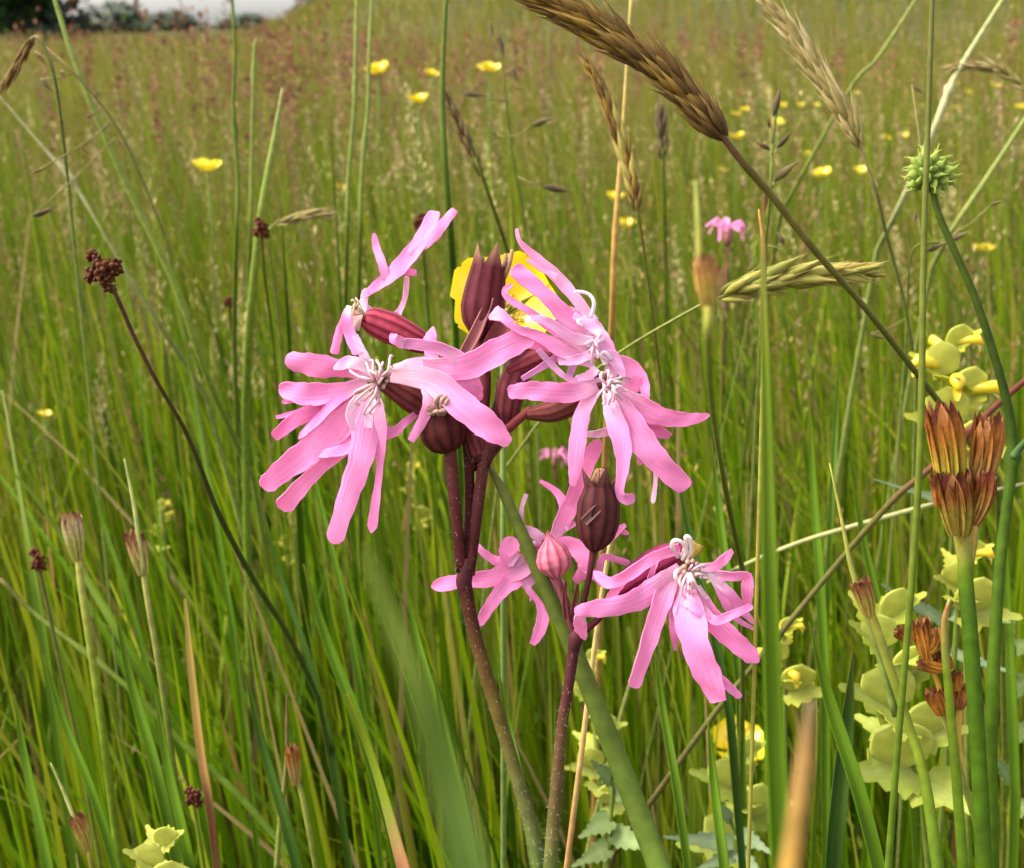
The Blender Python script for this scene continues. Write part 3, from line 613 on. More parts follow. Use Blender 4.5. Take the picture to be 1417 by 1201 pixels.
# ---- second plant
def plant_b():
    d = .208
    base = rooted([P(768, 1100, d), P(765, 1201, d)])[-1]
    root = thing("ragged_robin", "shorter ragged robin carrying a pink bud, a dark seed capsule and two drooping flowers", "wildflower", (base.x, base.y, 0), "ragged robins")
    dk = (.055, .010, .016)
    stem_part(root, "stem", [(796, 884, 16), (788, 940, 15), (777, 1010, 15), (770, 1090, 17), (765, 1150, 19), (762, 1201, 21)], d, [(0, dk), (.2, (.07, .020, .016)), (.45, (.10, .06, .02)), (1, GRN)], root=True, hairs=420)
    stem_part(root, "node", [(800, 868, 14), (797, 882, 20), (794, 898, 16)], d, [(0, (.10, .03, .03)), (1, dk)])
    stem_part(root, "branch", [(769, 796, 9), (778, 825, 9), (788, 856, 10), (796, 884, 10)], d, [(0, (.25, .07, .07)), (1, dk)])
    stem_part(root, "branch", [(822, 756, 11, 1), (815, 800, 8, 1), (806, 840, 8, .5), (798, 882, 9)], d, [(0, (.09, .018, .022)), (1, dk)])
    stem_part(root, "branch", [(848, 822, 10, -1), (830, 853, 10, -.5), (812, 870, 10), (798, 886, 11)], d, [(0, (.10, .018, .022)), (1, dk)])
    stem_part(root, "branch", [(762, 772, 10, -5), (776, 812, 9, -4), (790, 850, 9, -2), (797, 882, 9)], d, [(0, (.18, .05, .05)), (1, dk)])
    for pth in ([(784, 856, 8), (781, 825, 6), (783, 804, 2)], [(793, 850, 8), (797, 825, 7), (800, 808, 2)]):
        mb = MB(); p, wd = lobe_pts(pth, d - .001); strip(mb, p, wd, (.16, .04, .04), cup=.35); mb.build("bract", M_BRACT, root, thick=.0002)
    body(root, "bud", [(771, 799, 1), (766, 772, 1), (760, 744, 1)], d, [(0, 5), (.1, 13), (.3, 22), (.5, 23), (.75, 18), (.92, 9), (1, 5)], dark=(.26, .03, .06), light=(.62, .17, .22), teeth=5, tooth=.2, ribh=.09, flare=.2)
    c = body(root, "seed_capsule", [(822, 763, 2), (826, 730, 2), (829, 690, 2), (829, 672, 2)], d, [(0, 4), (.06, 12), (.2, 23), (.4, 28), (.6, 27), (.8, 22), (1, 19)], dark=(.026, .005, .006), light=(.080, .020, .018), teeth=5, tooth=.26, ribh=.08, flare=1.35, tooth_col=(.16, .06, .05))
    for k in range(8):
        a = k * .8; thread(c, "withered_petal", [(829 + 7 * math.cos(a), 680, 2), (829 + 8 * math.cos(a + .5), 664, 3), (831 + 5 * math.cos(a), 650 + 3 * math.sin(a), 3)], d, 8, 5, jit((.34, .16, .10), .2), M_SEED)
    mb = MB(); p, wd = lobe_pts([(808, 722, 12, 5), (824, 706, 12, 5), (840, 690, 9, 4), (846, 672, 6, 3)], d); strip(mb, p, wd, (.20, .09, .08), cup=.3); mb.build("bract", M_BRACT, c, thick=.0002)
    # flower seen from behind (F5)
    d5 = d + .0085
    c5 = body(root, "calyx", [(770, 800, -6), (762, 780, -7), (752, 758, -8)], d, [(0, 6), (.3, 14), (1, 15)], dark=(.2, .03, .05), light=(.4, .1, .12), tooth=.15)
    petal(c5, d5, [[(748, 770, 20, 0), (712, 788, 32, 1), (677, 800, 24, 1), (640, 803, 21, 1), (608, 809, 20, 0)], [(738, 780, 22, 0), (715, 798, 28, 1), (695, 815, 21, 2), (678, 838, 17, 2), (665, 860, 13, 1)], [(725, 772, 14, 1), (708, 777, 15, 1), (686, 775, 13, 0), (667, 762, 10, 0), (657, 749, 5, -1)], [(715, 775, 20, 2), (705, 768, 28, 2), (706, 752, 26, 1)]], PINK)
    petal(c5, d5, [[(745, 795, 14, 0), (730, 812, 10, 1), (745, 832, 9, 1), (751, 856, 17, 1), (744, 878, 15, 1), (737, 890, 8, 0)], [(722, 806, 8, 1), (736, 818, 7, 1), (734, 830, 3, 1)]], PINK, base=PALE)
    petal(c5, d5, [[(756, 785, 24, 0), (768, 815, 34, 1), (778, 838, 22, 1), (786, 852, 8, 1)], [(748, 790, 16, 0), (756, 812, 24, 0)]], PINK2)
    petal(c5, d5, [[(772, 752, 18, 0), (792, 754, 24, 1), (808, 772, 22, 2), (808, 788, 18, 2), (797, 803, 12, 1)], [(806, 782, 12, 2), (822, 794, 14, 2), (840, 806, 14, 2), (858, 805, 10, 2)], [(800, 800, 8, 1), (812, 797, 8, 1), (828, 790, 9, 1), (835, 770, 9, 1), (868, 778, 9, 0)], [(828, 760, 7, -1), (845, 745, 9, -1), (857, 732, 9, -1), (865, 726, 6, -1)], [(852, 734, 8, -1), (862, 735, 8, -1), (869, 738, 4, -1)]], PINK, base=PINK)
    petal(c5, d5, [[(765, 748, 14, 0), (778, 722, 23, 1), (793, 690, 22, 1), (809, 648, 22, 2), (824, 618, 21, 1)], [(783, 715, 14, 1), (780, 697, 14, 1), (770, 680, 10, 0), (748, 665, 5, -1)], [(782, 728, 14, 1), (794, 724, 8, 1)]], PINK)
    petal(c5, d5, [[(758, 752, 14, 1), (740, 738, 15, 2), (724, 730, 10, 2)], [(732, 736, 12, 2), (722, 728, 8, 2), (722, 704, 6, 2), (728, 684, 6, 1)], [(750, 762, 12, 1), (740, 754, 14, 1), (733, 764, 12, 0)]], PALE, base=PINK)
    # drooping flower on the side branch (F4)
    c4 = body(root, "calyx", [(846, 824, -1), (880, 797, 0), (918, 773, 1), (940, 766, 1)], d, [(0, 7), (.2, 19), (.55, 24), (.85, 20), (1, 14)], dark=(.16, .010, .045), light=(.30, .035, .09), tooth=.1)
    petal(c4, d, [[(940, 758, 15, 4), (905, 771, 16, 5), (866, 797, 17, 5), (843, 806, 16, 4), (827, 795, 13, 3)], [(908, 772, 9, 5), (904, 786, 8, 5), (900, 800, 9, 4)], [(864, 800, 12, 4), (852, 815, 13, 4), (842, 830, 10, 3)]], PINK, base=PINK)
    petal(c4, d, [[(940, 784, 12, 4), (915, 805, 27, 5), (890, 825, 32, 5), (855, 838, 27, 6), (820, 842, 23, 6), (802, 846, 18, 5)], [(935, 790, 14, 4), (920, 820, 27, 5), (908, 855, 25, 6), (895, 895, 22, 6), (879, 944, 19, 5)], [(934, 800, 12, 4), (932, 840, 13, 3), (932, 875, 10, 3), (935, 898, 5, 2)], [(802, 850, 14, 4), (803, 865, 18, 3), (808, 880, 10, 2)]], PINK)
    petal(c4, d, [[(950, 806, 18, 4), (953, 845, 42, 6), (963, 892, 40, 7), (980, 935, 37, 6), (993, 966, 26, 5)], [(978, 925, 16, 6), (1000, 942, 13, 6), (1022, 962, 10, 5)], [(948, 820, 14, 5), (941, 850, 12, 6), (942, 872, 9, 6)]], PINK, base=PALE)
    petal(c4, d, [[(962, 812, 16, 4), (985, 855, 28, 5), (1014, 884, 27, 5), (1040, 907, 23, 4)], [(970, 840, 12, 6), (990, 858, 13, 7), (1013, 850, 12, 7), (1038, 839, 9, 6)], [(948, 832, 9, 6), (962, 842, 12, 7), (978, 856, 11, 7)]], PINK, base=PALE)
    petal(c4, d, [[(962, 784, 10, 2), (987, 784, 13, 3), (1000, 775, 14, 3), (1013, 762, 8, 2)], [(968, 794, 10, 2), (992, 795, 14, 3), (1015, 797, 13, 3), (1034, 797, 13, 2), (1034, 814, 17, 2), (1034, 832, 13, 1)], [(985, 790, 14, 3), (995, 812, 13, 3), (1006, 838, 11, 3), (1021, 857, 8, 2), (1042, 869, 5, 1)], [(992, 802, 12, 3), (1010, 822, 16, 3), (1026, 842, 14, 2), (1042, 860, 6, 1)]], PINK, base=WHITE)
    for pth in ([(938, 770, 3), (930, 755, 5), (934, 747, 6), (944, 750, 6), (950, 762, 5), (944, 774, 4)], [(944, 770, 3), (950, 752, 5), (949, 742, 6), (955, 745, 6), (956, 760, 5), (950, 776, 4)], [(945, 785, 3), (935, 792, 5), (937, 802, 5), (946, 806, 4)], [(950, 790, 3), (940, 800, 5), (944, 812, 5)]):
        thread(c4, "stamen", pth, d, 7, 5, (.84, .70, .68))
    stamens(c4, d - .004, 950, 793, ((955, 812, 3), (962, 824, 4), (970, 820, 4), (976, 822, 3), (980, 832, 3), (948, 818, 4), (942, 826, 4), (975, 784, 2), (985, 796, 2), (984, 778, 2), (960, 776, 2), (963, 806, 3), (956, 832, 4)), (.84, .64, .70), 6)
    for k in range(9):
        a = k * .7; thread(c4, "stamen", [(950, 788, 3), (954 + 5 * math.cos(a), 784 + 6 * math.sin(a), 5), (957 + 11 * math.cos(a), 788 + 13 * math.sin(a), 6)], d, 5, 4, jit((.58, .36, .28), .15), knob=7)
    for k in range(4):
        thread(c4, "anther", [(956, 772, 1), (960 + k * 2, 762, 1), (958 + k * 4, 748 + k * 2, 1)], d, 7, 9, jit((.42, .27, .06), .2), M_SEED)
plant_a(); plant_b()

# ------------------------------------------------------------------ single stalks and leaves of grass that stand out
def path3(path, n=None):
    """[(px,py,width px,distance m)] -> points and widths in metres"""
    S = catmull(path, n or 4 * len(path)); return [P(a[0], a[1], a[3]) for a in S], [max(.4, a[2]) / F * a[3] for a in S]
def grad(cols, t):
    ts = [c[0] for c in cols]; c = [float(np.interp(t, ts, [c[1][q] for c in cols])) for q in range(3)]
    g = max(0, min(1, (c[1] - c[0]) / .05)); return (c[0] * .85, c[1] * .85, c[2] * lerp(.8, .35, g))
def stalk_mesh(path, cols, root=True, sides=8, knots=()):
    pts, wid = path3(path); k = len(pts)
    if root: pts = rooted(pts); wid = wid + [wid[-1]] * (len(pts) - k)
    n = len(pts); rad = [q / 2 for q in wid]
    for t in knots: rad[min(k - 1, int(t * k))] *= 1.7
    mb = MB(); tube(mb, pts, rad, [jit(grad(cols, min(1, i / (k - 1))), .05) for i in range(n)], sides); return mb, pts[-1]
def culm(path, cols, label, group=None, knots=(), name="grass_stalk_plant", cat="grass"):
    mb, b = stalk_mesh(path, cols, knots=knots); return tag(mb.build(name, M_STEM), label, cat, group)
def leaf(path, cols, label, group=None, tilt=0.3, cup=.28, name="grass_leaf_plant"):
    pts, wid = path3(path); k = len(pts); pts = rooted(pts); wid = wid + [wid[-1] * .8] * (len(pts) - k); n = len(pts)
    mb = MB(); strip(mb, pts, wid, [jit(grad(cols, min(1, i / (k - 1))), .04) for i in range(n)], cup=cup, tilt=[tilt + .25 * math.sin(i * .25) for i in range(n)], across=4, rnd=random.random())
    return tag(mb.build(name, M_GRASS, thick=.00018), label, "grass", group)

PG = (.24, .27, .10); OG = (.11, .14, .025); ST = (.46, .33, .12); BG = (.12, .22, .02); DG = (.05, .11, .02)
culm([(64, -40, 6, .44), (105, 90, 8, .44), (170, 245, 9, .45), (240, 390, 10, .46), (290, 530, 9, .48), (350, 660, 9, .54)], [(0, PG), (1, (.2, .26, .09))], "long straight pale green stalk leaning over behind the brown knobbly rush head")
culm([(-12, 120, 3, .46), (60, 205, 4.5, .46), (92, 240, 9, .46), (112, 270, 6, .46), (150, 335, 5, .46), (215, 440, 8, .47), (285, 548, 7, .50)], [(0, (.28, .24, .10)), (.3, (.36, .32, .18)), (.6, (.26, .27, .11)), (1, PG)], "thin straw stalk with a pale papery sheath leaning behind the brown knobbly rush head", knots=(.38,))
culm([(391, 122, 3, .46), (380, 190, 8, .46), (362, 290, 10, .46), (347, 430, 12, .47), (340, 560, 12, .50)], [(0, (.34, .30, .12)), (.2, PG), (1, (.17, .24, .06))], "upright pale green stalk tapering to a fine straw tip above the small brown rush head")
for q, (x0, x1, x2, d) in enumerate(((356, 351, 346, .62), (320, 324, 327, .52), (494, 491, 480, .5), (516, 510, 498, .52))):
    culm([(x0, -20 if q else 55, 4.5, d), (x1 + 1, 70, 5, d), (x1 - 1, 150, 5.5, d), (x2 + 2, 250, 6, d), (x2, 330, 6, d), (x2 - 3, 470, 7, d + .04)], [(0, (PG, OG, PG, PG)[q]), (1, OG)], ("slim pale stalk ending in a blunt tip beside the tapering straw-tipped stalk", "slim olive stalk rising straight past the lone bright buttercup", "slim pale stalk just before the wide open buttercup, first of a pair", "slim pale stalk passing over the wide open buttercup, second of a pair")[q], "slim upright grass stalks", knots=((.3,), (.45,), (.35,), (.5,))[q])
culm([(618, -20, 6, .40), (612, 120, 8, .40), (616, 230, 9, .40), (624, 330, 10, .41), (630, 430, 10, .44)], [(0, OG), (1, (.05, .10, .015))], "dark green rush stalk rising straight behind the maroon withered bud")
culm([(875, -20, 6, .35), (862, 180, 6, .35), (851, 330, 9, .35), (847, 450, 9, .36), (838, 620, 9, .40)], [(0, (.36, .30, .10)), (.5, (.46, .26, .07)), (1, (.40, .22, .06))], "orange straw stalk rising upright behind the frayed pink petals")
culm([(1291, -30, 7, .195), (1285, 150, 8, .195), (1278, 350, 9, .195), (1274, 600, 10, .195), (1262, 800, 10, .197), (1245, 1000, 10, .20), (1228, 1210, 10, .205)], [(0, (.12, .11, .03)), (.5, (.13, .16, .025)), (1, (.10, .16, .03))], "slender olive stalk crossing in front of the spiky green fruit")
leaf([(1054, 325, 2, .118), (1058, 450, 10, .117), (1062, 600, 14, .116), (1065, 800, 21, .115), (1070, 1000, 26, .115), (1082, 1215, 30, .114)], [(0, (.30, .27, .05)), (.3, (.17, .24, .025)), (1, (.11, .22, .012))], "broad upright green leaf touching the drooping pink flower's petal tip", tilt=.1)
culm([(674, 640, 6, .2145), (690, 668, 12, .214), (710, 710, 16, .2135), (745, 790, 20, .213), (790, 890, 24, .2135), (835, 1000, 28, .2135), (890, 1140, 32, .212), (918, 1215, 34, .21)], [(0, (.17, .16, .05)), (.3, (.11, .135, .03)), (1, (.115, .165, .05))], "thick smooth green rush stalk crossing the pink flower between the two ragged robins", name="rush_stalk_plant", cat="rush")
leaf([(505, 760, 4, .044), (535, 840, 14, .043), (578, 950, 26, .042), (618, 1080, 38, .042), (655, 1220, 46, .041)], [(0, (.16, .20, .06)), (1, (.12, .20, .07))], "wide green leaf, very blurred, rising below the large flower cluster", tilt=0)
culm([(1123, 968, 10, .062), (1115, 1040, 24, .062), (1105, 1120, 29, .061), (1092, 1215, 32, .06)], [(0, (.20, .14, .07)), (.3, (.24, .13, .045)), (1, (.32, .18, .035))], "blurred tan broken stalk beside the broad upright green leaf")
leaf([(256, 828, 4, .30), (266, 925, 13, .30), (279, 1040, 14, .30), (290, 1110, 11, .30), (302, 1215, 9, .31)], [(0, (.42, .36, .08)), (.4, (.52, .34, .09)), (.75, (.34, .16, .07)), (1, (.36, .18, .08))], "dry orange straw leaf standing in the green grass beside a small dark red rush head", tilt=.2)
culm([(857, 680, 5, .236), (838, 790, 7, .236), (822, 900, 7, .236), (806, 1030, 8, .236), (784, 1200, 8, .238)], [(0, (.55, .45, .2)), (.6, (.55, .38, .14)), (1, (.40, .20, .08))], "thin bleached straw stalk rising behind the dark seed capsule")
culm([(0, 800, 6, .37), (50, 850, 7, .37), (165, 940, 8, .36), (260, 1035, 9, .36), (330, 1100, 10, .36), (405, 1185, 10, .36)], [(0, (.16, .12, .04)), (.2, OG), (1, (.12, .19, .04))], "jointed green stalk slanting down through the grass past the dark red rush head", knots=(.35, .62))
leaf([(3, 540, 3, .42), (22, 640, 9, .41), (42, 760, 14, .40), (58, 860, 16, .40)], [(0, (.25, .28, .1)), (1, (.14, .24, .04))], "pale upright leaf at the edge of the grass near the bead-like buttercup bud", tilt=.5)
leaf([(20, 655, 3, .40), (60, 700, 9, .40), (110, 780, 13, .40), (175, 890, 16, .39), (245, 1010, 18, .39)], [(0, (.22, .27, .06)), (1, (.10, .20, .015))], "bright leaf slanting down below the yellow bead-like bud", tilt=.4)
culm([(1440, 510, 8, .30), (1385, 556, 9, .30), (1290, 645, 9, .30), (1235, 692, 9, .30), (1150, 790, 8, .31), (1060, 900, 8, .32), (990, 985, 8, .33), (900, 1110, 8, .34), (850, 1180, 8, .36)], [(0, (.12, .025, .02)), (.25, (.17, .06, .03)), (.4, (.13, .11, .03)), (.7, (.13, .13, .035)), (1, (.09, .05, .02))], "long wiry reddish stalk slanting behind the brown toothed seed heads", knots=(.2, .6))
culm([(1420, 668, 4, .34), (1310, 692, 6, .34), (1200, 722, 7, .34), (1100, 752, 6, .345), (1000, 795, 5, .36), (900, 850, 5, .40)], [(0, (.45, .42, .2)), (1, (.36, .38, .14))], "bleached stalk lying almost level in the grass behind the toothed seed heads")
culm([(1280, -20, 4, .6), (1215, 80, 5, .6), (1180, 118, 5, .6), (1100, 260, 5, .62), (1080, 300, 5, .64)], [(0, PG), (1, OG)], "faint pale stalk slanting behind the pale feathery grass head")
culm([(1400, -20, 6, .5), (1330, 92, 8, .5), (1312, 128, 10, .5), (1290, 185, 9, .5), (1245, 285, 8, .51), (1215, 345, 8, .54)], [(0, (.34, .36, .14)), (.4, (.5, .44, .24)), (1, PG)], "pale jointed stalk slanting down behind the spiky green fruit", knots=(.38,))
culm([(1425, 155, 5, .55), (1370, 240, 7, .55), (1320, 315, 7, .55), (1290, 370, 6, .58)], [(0, PG), (1, PG)], "pale stalk slanting beside the small buttercup behind the spiky green fruit")
culm([(1050, 290, 3, .2), (1057, 345, 7, .2), (1057, 420, 6, .2), (1056, 520, 6, .2)], [(0, (.40, .20, .05)), (1, (.26, .24, .04))], "thin orange-tipped stalk in front of the yellow-green seed spike")
leaf([(470, 910, 3, .27), (455, 840, 0.5, .27), (480, 960, 9, .27), (520, 1060, 14, .27), (560, 1201, 20, .26)][::1][2:] , [(0, (.20, .26, .03)), (.7, (.22, .28, .03)), (1, (.45, .20, .10))], "yellow-green leaf with a reddish foot below the large flower cluster", tilt=.3)
for q, (x, y, xb, yb, w0, d, c) in enumerate(((1175, 640, 1230, 900, 12, .33, BG), (935, 640, 985, 860, 12, .32, DG), (1120, 560, 1135, 800, 13, .36, BG), (985, 610, 1010, 820, 12, .36, BG), (60, 905, 130, 1100, 12, .33, BG), (415, 560, 470, 800, 9, .42, BG), (160, 850, 215, 1060, 15, .31, BG), (420, 780, 500, 1010, 16, .33, BG), (360, 690, 425, 900, 12, .36, DG), (1390, 700, 1400, 950, 13, .34, BG), (905, 890, 935, 1080, 12, .3, BG), (690, 930, 725, 1110, 14, .26, BG), (600, 930, 640, 1120, 14, .28, BG), (20, 960, 60, 1160, 16, .3, BG), (215, 960, 260, 1180, 15, .28, BG), (1120, 860, 1190, 1100, 20, .27, BG), (1180, 900, 1155, 1150, 26, .29, DG), (980, 1000, 1000, 1180, 14, .27, BG), (340, 930, 400, 1150, 15, .29, DG), (115, 620, 180, 830, 10, .42, BG), (255, 470, 300, 720, 9, .45, BG), (560, 800, 600, 960, 9, .33, BG), (1160, 500, 1150, 700, 9, .42, BG))):
    leaf([(x, y, 2, d), (lerp(x, xb, .4), lerp(y, yb, .45), w0 * .8, d), (xb, yb, w0, d * .98), (xb + (xb - x) * .5, yb + (yb - y) * .6, w0 * 1.05, d * .97)], [(0, mixc(c, (.25, .26, .06), .4)), (.3, c), (1, c)], "dark green grass leaf, long and tapering to a point" if c is DG else "bright green grass leaf, long and tapering to a point", "dark tapering grass leaves" if c is DG else "bright tapering grass leaves", tilt=random.uniform(-.5, .5))

# ------------------------------------------------------------------ grass heads built spikelet by spikelet
def spikelet_mesh(name, col, tipc, fat=.16, awn=.25):
    mb = MB(); prof = [(0, .10), (.12, .6), (.35, 1), (.6, .8), (.8, .35), (1.0, .10), (1 + awn, .02)]; rings = []
    for t, r in prof:
        ring = [mb.vert((math.cos(a) * r * fat, math.sin(a) * r * fat * .75 + .06 * t * t, t), mixc(col, tipc, max(0, min(1, (t - .35) / .6))), (k / 6, t, random.random())) for k, a in enumerate(np.linspace(0, 2 * math.pi, 7)[:-1])]
        rings.append(ring)
    for a, b in zip(rings, rings[1:]):
        for k in range(6): mb.f.append((a[k], a[(k + 1) % 6], b[(k + 1) % 6], b[k]))
    me = mb.mesh(name); me.materials.append(M_SEED); return me
def place(me, name, parent, p, axis, scale, roll=0.0):
    o = obj(name, me, None, parent); q = axis.to_track_quat('Z', 'Y') @ Quaternion((0, 0, 1), roll)
    o.matrix_basis = Matrix.LocRotScale(p, q, Vector((scale,) * 3) if not hasattr(scale, '__len__') else Vector(scale)); return o
def spike(label, axis, stalk, meshes, n, length, angle, d, stalk_cols, rad=4.0, group="flowering grass spikes", taper=True, name="grass_spike_plant", twist=2.4):
    """axis: base -> tip [(px,py)], stalk: head base -> ground [(px,py,w,d)]"""
    mb, b = stalk_mesh([(a[0], a[1], 2.5 + 2 * (len(axis) - i) / len(axis), d) for i, a in enumerate(axis)][::-1][:-1] + stalk, stalk_cols)
    root = thing(name, label, "grass", (b.x, b.y, 0), group); mb.build("stalk", M_STEM, root)
    S = catmull([(a[0], a[1]) for a in axis], 40); pts = [P(a[0], a[1], d) for a in S]; T, Sd = frame_vectors(pts)
    for i in range(n):
        t = (i + .5) / n; k = min(39, int(t * 40)); tan = T[k]; s = Quaternion(tan, i * twist + random.uniform(-.3, .3)) @ Sd[k]
        sz = length / F * d * (math.sin(math.pi * (.22 + .62 * t)) if taper else 1) * random.uniform(.82, 1.15)
        ang = angle * random.uniform(.6, 1.3) * (1 - .45 * t)
        place(random.choice(meshes), "spikelet", root, pts[k] + s * (rad / F * d * random.uniform(.5, 1.1)), (tan * math.cos(ang) + s * math.sin(ang)).normalized(), sz, random.uniform(0, 6.28))
    return root
SB = [spikelet_mesh("spikelet", c, t, .115, .25) for c, t in (((.095, .050, .014), (.19, .11, .030)), ((.115, .062, .016), (.30, .19, .05)), ((.075, .038, .012), (.14, .08, .022)), ((.15, .080, .016), (.33, .20, .04)))]
SP = [spikelet_mesh("spikelet", c, t, .12, .4) for c, t in (((.26, .19, .06), (.42, .33, .14)), ((.20, .16, .045), (.34, .24, .09)), ((.33, .25, .09), (.50, .40, .20)))]
SY = [spikelet_mesh("spikelet", c, t, .14, .15) for c, t in (((.24, .22, .04), (.40, .32, .09)), ((.15, .16, .03), (.30, .25, .06)), ((.30, .26, .06), (.34, .23, .06)))]
SD = [spikelet_mesh("spikelet", c, t, .15, .1) for c, t in (((.07, .05, .025), (.16, .10, .05)), ((.10, .075, .03), (.2, .15, .06)))]
spike("large golden brown flowering grass spike nodding on a wiry stalk above the meadow", [(1002, 193), (965, 148), (905, 92), (840, 48), (775, 12), (715, -18)],
      [(1002, 193, 9, .212), (1030, 228, 11, .214), (1065, 268, 11, .218), (1130, 350, 10, .225), (1200, 430, 9, .24), (1290, 545, 9, .28), (1380, 660, 9, .34)], SB, 190, 74, .30, .212, [(0, (.16, .08, .03)), (.45, (.13, .06, .03)), (.6, (.17, .13, .03)), (1, (.14, .16, .03))], rad=9)
spike("pale straw feathery grass spike leaning beside the big golden brown one", [(1190, 205), (1172, 165), (1135, 105), (1098, 50), (1060, 2)], [(1190, 205, 4, .30), (1212, 265, 5, .30), (1228, 330, 5, .31), (1252, 420, 5, .33), (1268, 520, 5, .36)], SP, 110, 58, .22, .30, [(0, (.3, .22, .08)), (.5, (.16, .10, .04)), (1, PG)], rad=4)
spike("slim amber grass spike hanging just under the big golden brown one", [(882, 292), (874, 250), (858, 195), (838, 140), (812, 88)], [(882, 292, 4, .32), (890, 340, 4, .33), (905, 450, 4, .36), (915, 540, 4, .4)], [SB[1], SB[3], SB[0], SY[2]], 62, 44, .26, .32, [(0, (.3, .2, .06)), (1, (.18, .18, .04))], rad=3)
spike("yellow-green plump grass spike lying level beside a small orange seed head", [(992, 413), (1040, 397), (1085, 385), (1140, 380), (1208, 376)], [(992, 413, 4, .262), (965, 425, 4, .265), (855, 490, 4, .30), (760, 570, 4, .36), (690, 660, 4, .42)], SY, 52, 62, .38, .262, [(0, (.3, .28, .08)), (.5, (.26, .27, .09)), (1, PG)], rad=5, taper=True)
spike("small brown grass spike drooping in the corner by the dark tree", [(46, 52), (34, 72), (18, 98), (-6, 132)], [(46, 52, 4, .36), (60, 62, 5, .36), (78, 120, 5, .37), (95, 260, 5, .42)], [SB[0], SB[1]], 26, 34, .25, .36, [(0, (.25, .15, .06)), (1, PG)], rad=2)
spike("small pale grass spike pointing level beside a little brown rush head", [(378, 313), (405, 304), (430, 298), (455, 296)], [(378, 313, 3, .46), (372, 335, 3, .46), (385, 440, 4, .5)], SP, 24, 30, .25, .46, [(0, PG), (1, PG)], rad=2)
spike("dark slender grass spike leaning behind the cluster of three buttercups", [(668, 246), (650, 205), (632, 165), (612, 124)], [(668, 246, 5, .42), (690, 310, 5, .44), (720, 400, 5, .5)], [SD[1], SB[2]], 40, 30, .22, .42, [(0, OG), (1, OG)], rad=2)
spike("bleached arching grass spike by the pale jointed stalk", [(1420, 124), (1385, 100), (1350, 92), (1316, 96)], [(1420, 124, 4, .5), (1440, 170, 4, .5), (1450, 260, 4, .54)], SP, 28, 32, .3, .5, [(0, PG), (1, PG)], rad=2)
spike("short dark grass spike standing upright beyond the amber spike", [(918, 222), (917, 200), (915, 178), (913, 152)], [(918, 222, 4, .6), (920, 300, 4, .62), (922, 380, 4, .66)], SD, 26, 30, .3, .6, [(0, OG), (1, OG)], rad=2.5)

def panicle(label, d, stalk, heads, meshes, cols):
    """open grass head: [(px,py -> px,py, length px)] spikelets on thin side branches"""
    mb, b = stalk_mesh(stalk, cols); root = thing("grass_panicle_plant", label, "grass", (b.x, b.y, 0), "open grass panicles"); mb.build("stalk", M_STEM, root)
    for x0, y0, x1, y1, sx, sy in heads:
        m2 = MB(); tube(m2, [P(sx, sy, d), P((sx + x0) / 2 + 1, (sy + y0) / 2 + 3, d - .001), P(x0, y0, d)], 1.0 / F * d, (.20, .17, .06), 5); m2.build("branch", M_STEM, root)
        a, e = P(x0, y0, d), P(x1, y1, d - .001); place(random.choice(meshes), "spikelet", root, a, (e - a).normalized(), (e - a).length, random.uniform(0, 6))
panicle("open grass panicle with a few dark upright spikelets under the stalk of the golden spike", .34, [(1076, 150, 2, .34), (1069, 205, 4, .34), (1066, 270, 4, .34), (1060, 340, 4, .36), (1055, 420, 4, .4)],
        [(1070, 162, 1082, 120, 1072, 185), (1065, 178, 1062, 160, 1069, 200), (1066, 208, 1044, 195, 1068, 212), (1075, 206, 1098, 182, 1069, 212), (1070, 252, 1104, 222, 1067, 262), (1060, 262, 1056, 300, 1066, 258), (1086, 340, 1075, 320, 1062, 340)], SD + [SB[0]], [(0, OG), (1, PG)])
panicle("open grass panicle with scattered dark spikelets below the dark rounded tree", .40, [(60, 62, 2, .40), (110, 110, 3, .40), (170, 190, 3, .42), (230, 330, 4, .46)],
        [(48, 72, 66, 92, 80, 85), (56, 110, 76, 128, 100, 102), (84, 98, 92, 114, 95, 98), (120, 165, 135, 156, 140, 150), (112, 205, 128, 215, 150, 170), (45, 240, 66, 232, 150, 175), (44, 300, 76, 290, 160, 190)], SD + [SB[0]], [(0, (.3, .18, .08)), (1, PG)])
panicle("loose grass panicle of fine dark spikelets behind the open meadow buttercups", .48, [(690, 60, 2, .48), (700, 140, 3, .48), (712, 230, 3, .5), (730, 330, 4, .54)],
        [(690, 50, 699, 82, 690, 62), (678, 30, 680, 58, 690, 62), (640, 130, 675, 132, 700, 140), (735, 175, 765, 163, 705, 190), (688, 186, 678, 186, 706, 190), (752, 258, 790, 268, 716, 245), (710, 95, 716, 118, 695, 100)], SD, [(0, OG), (1, PG)])
panicle("open grass panicle with level dark spikelets beside the stem of the spiky green fruit", .36, [(1330, 320, 2, .36), (1300, 335, 3, .36), (1262, 350, 3, .36), (1255, 460, 4, .4)],
        [(1310, 334, 1342, 322, 1300, 335), (1280, 348, 1308, 338, 1280, 345), (1270, 296, 1262, 306, 1275, 345), (1262, 118, 1280, 130, 1290, 330), (1370, 285, 1388, 278, 1320, 325), (1205, 462, 1228, 470, 1256, 440)], SD, [(0, OG), (1, PG)])

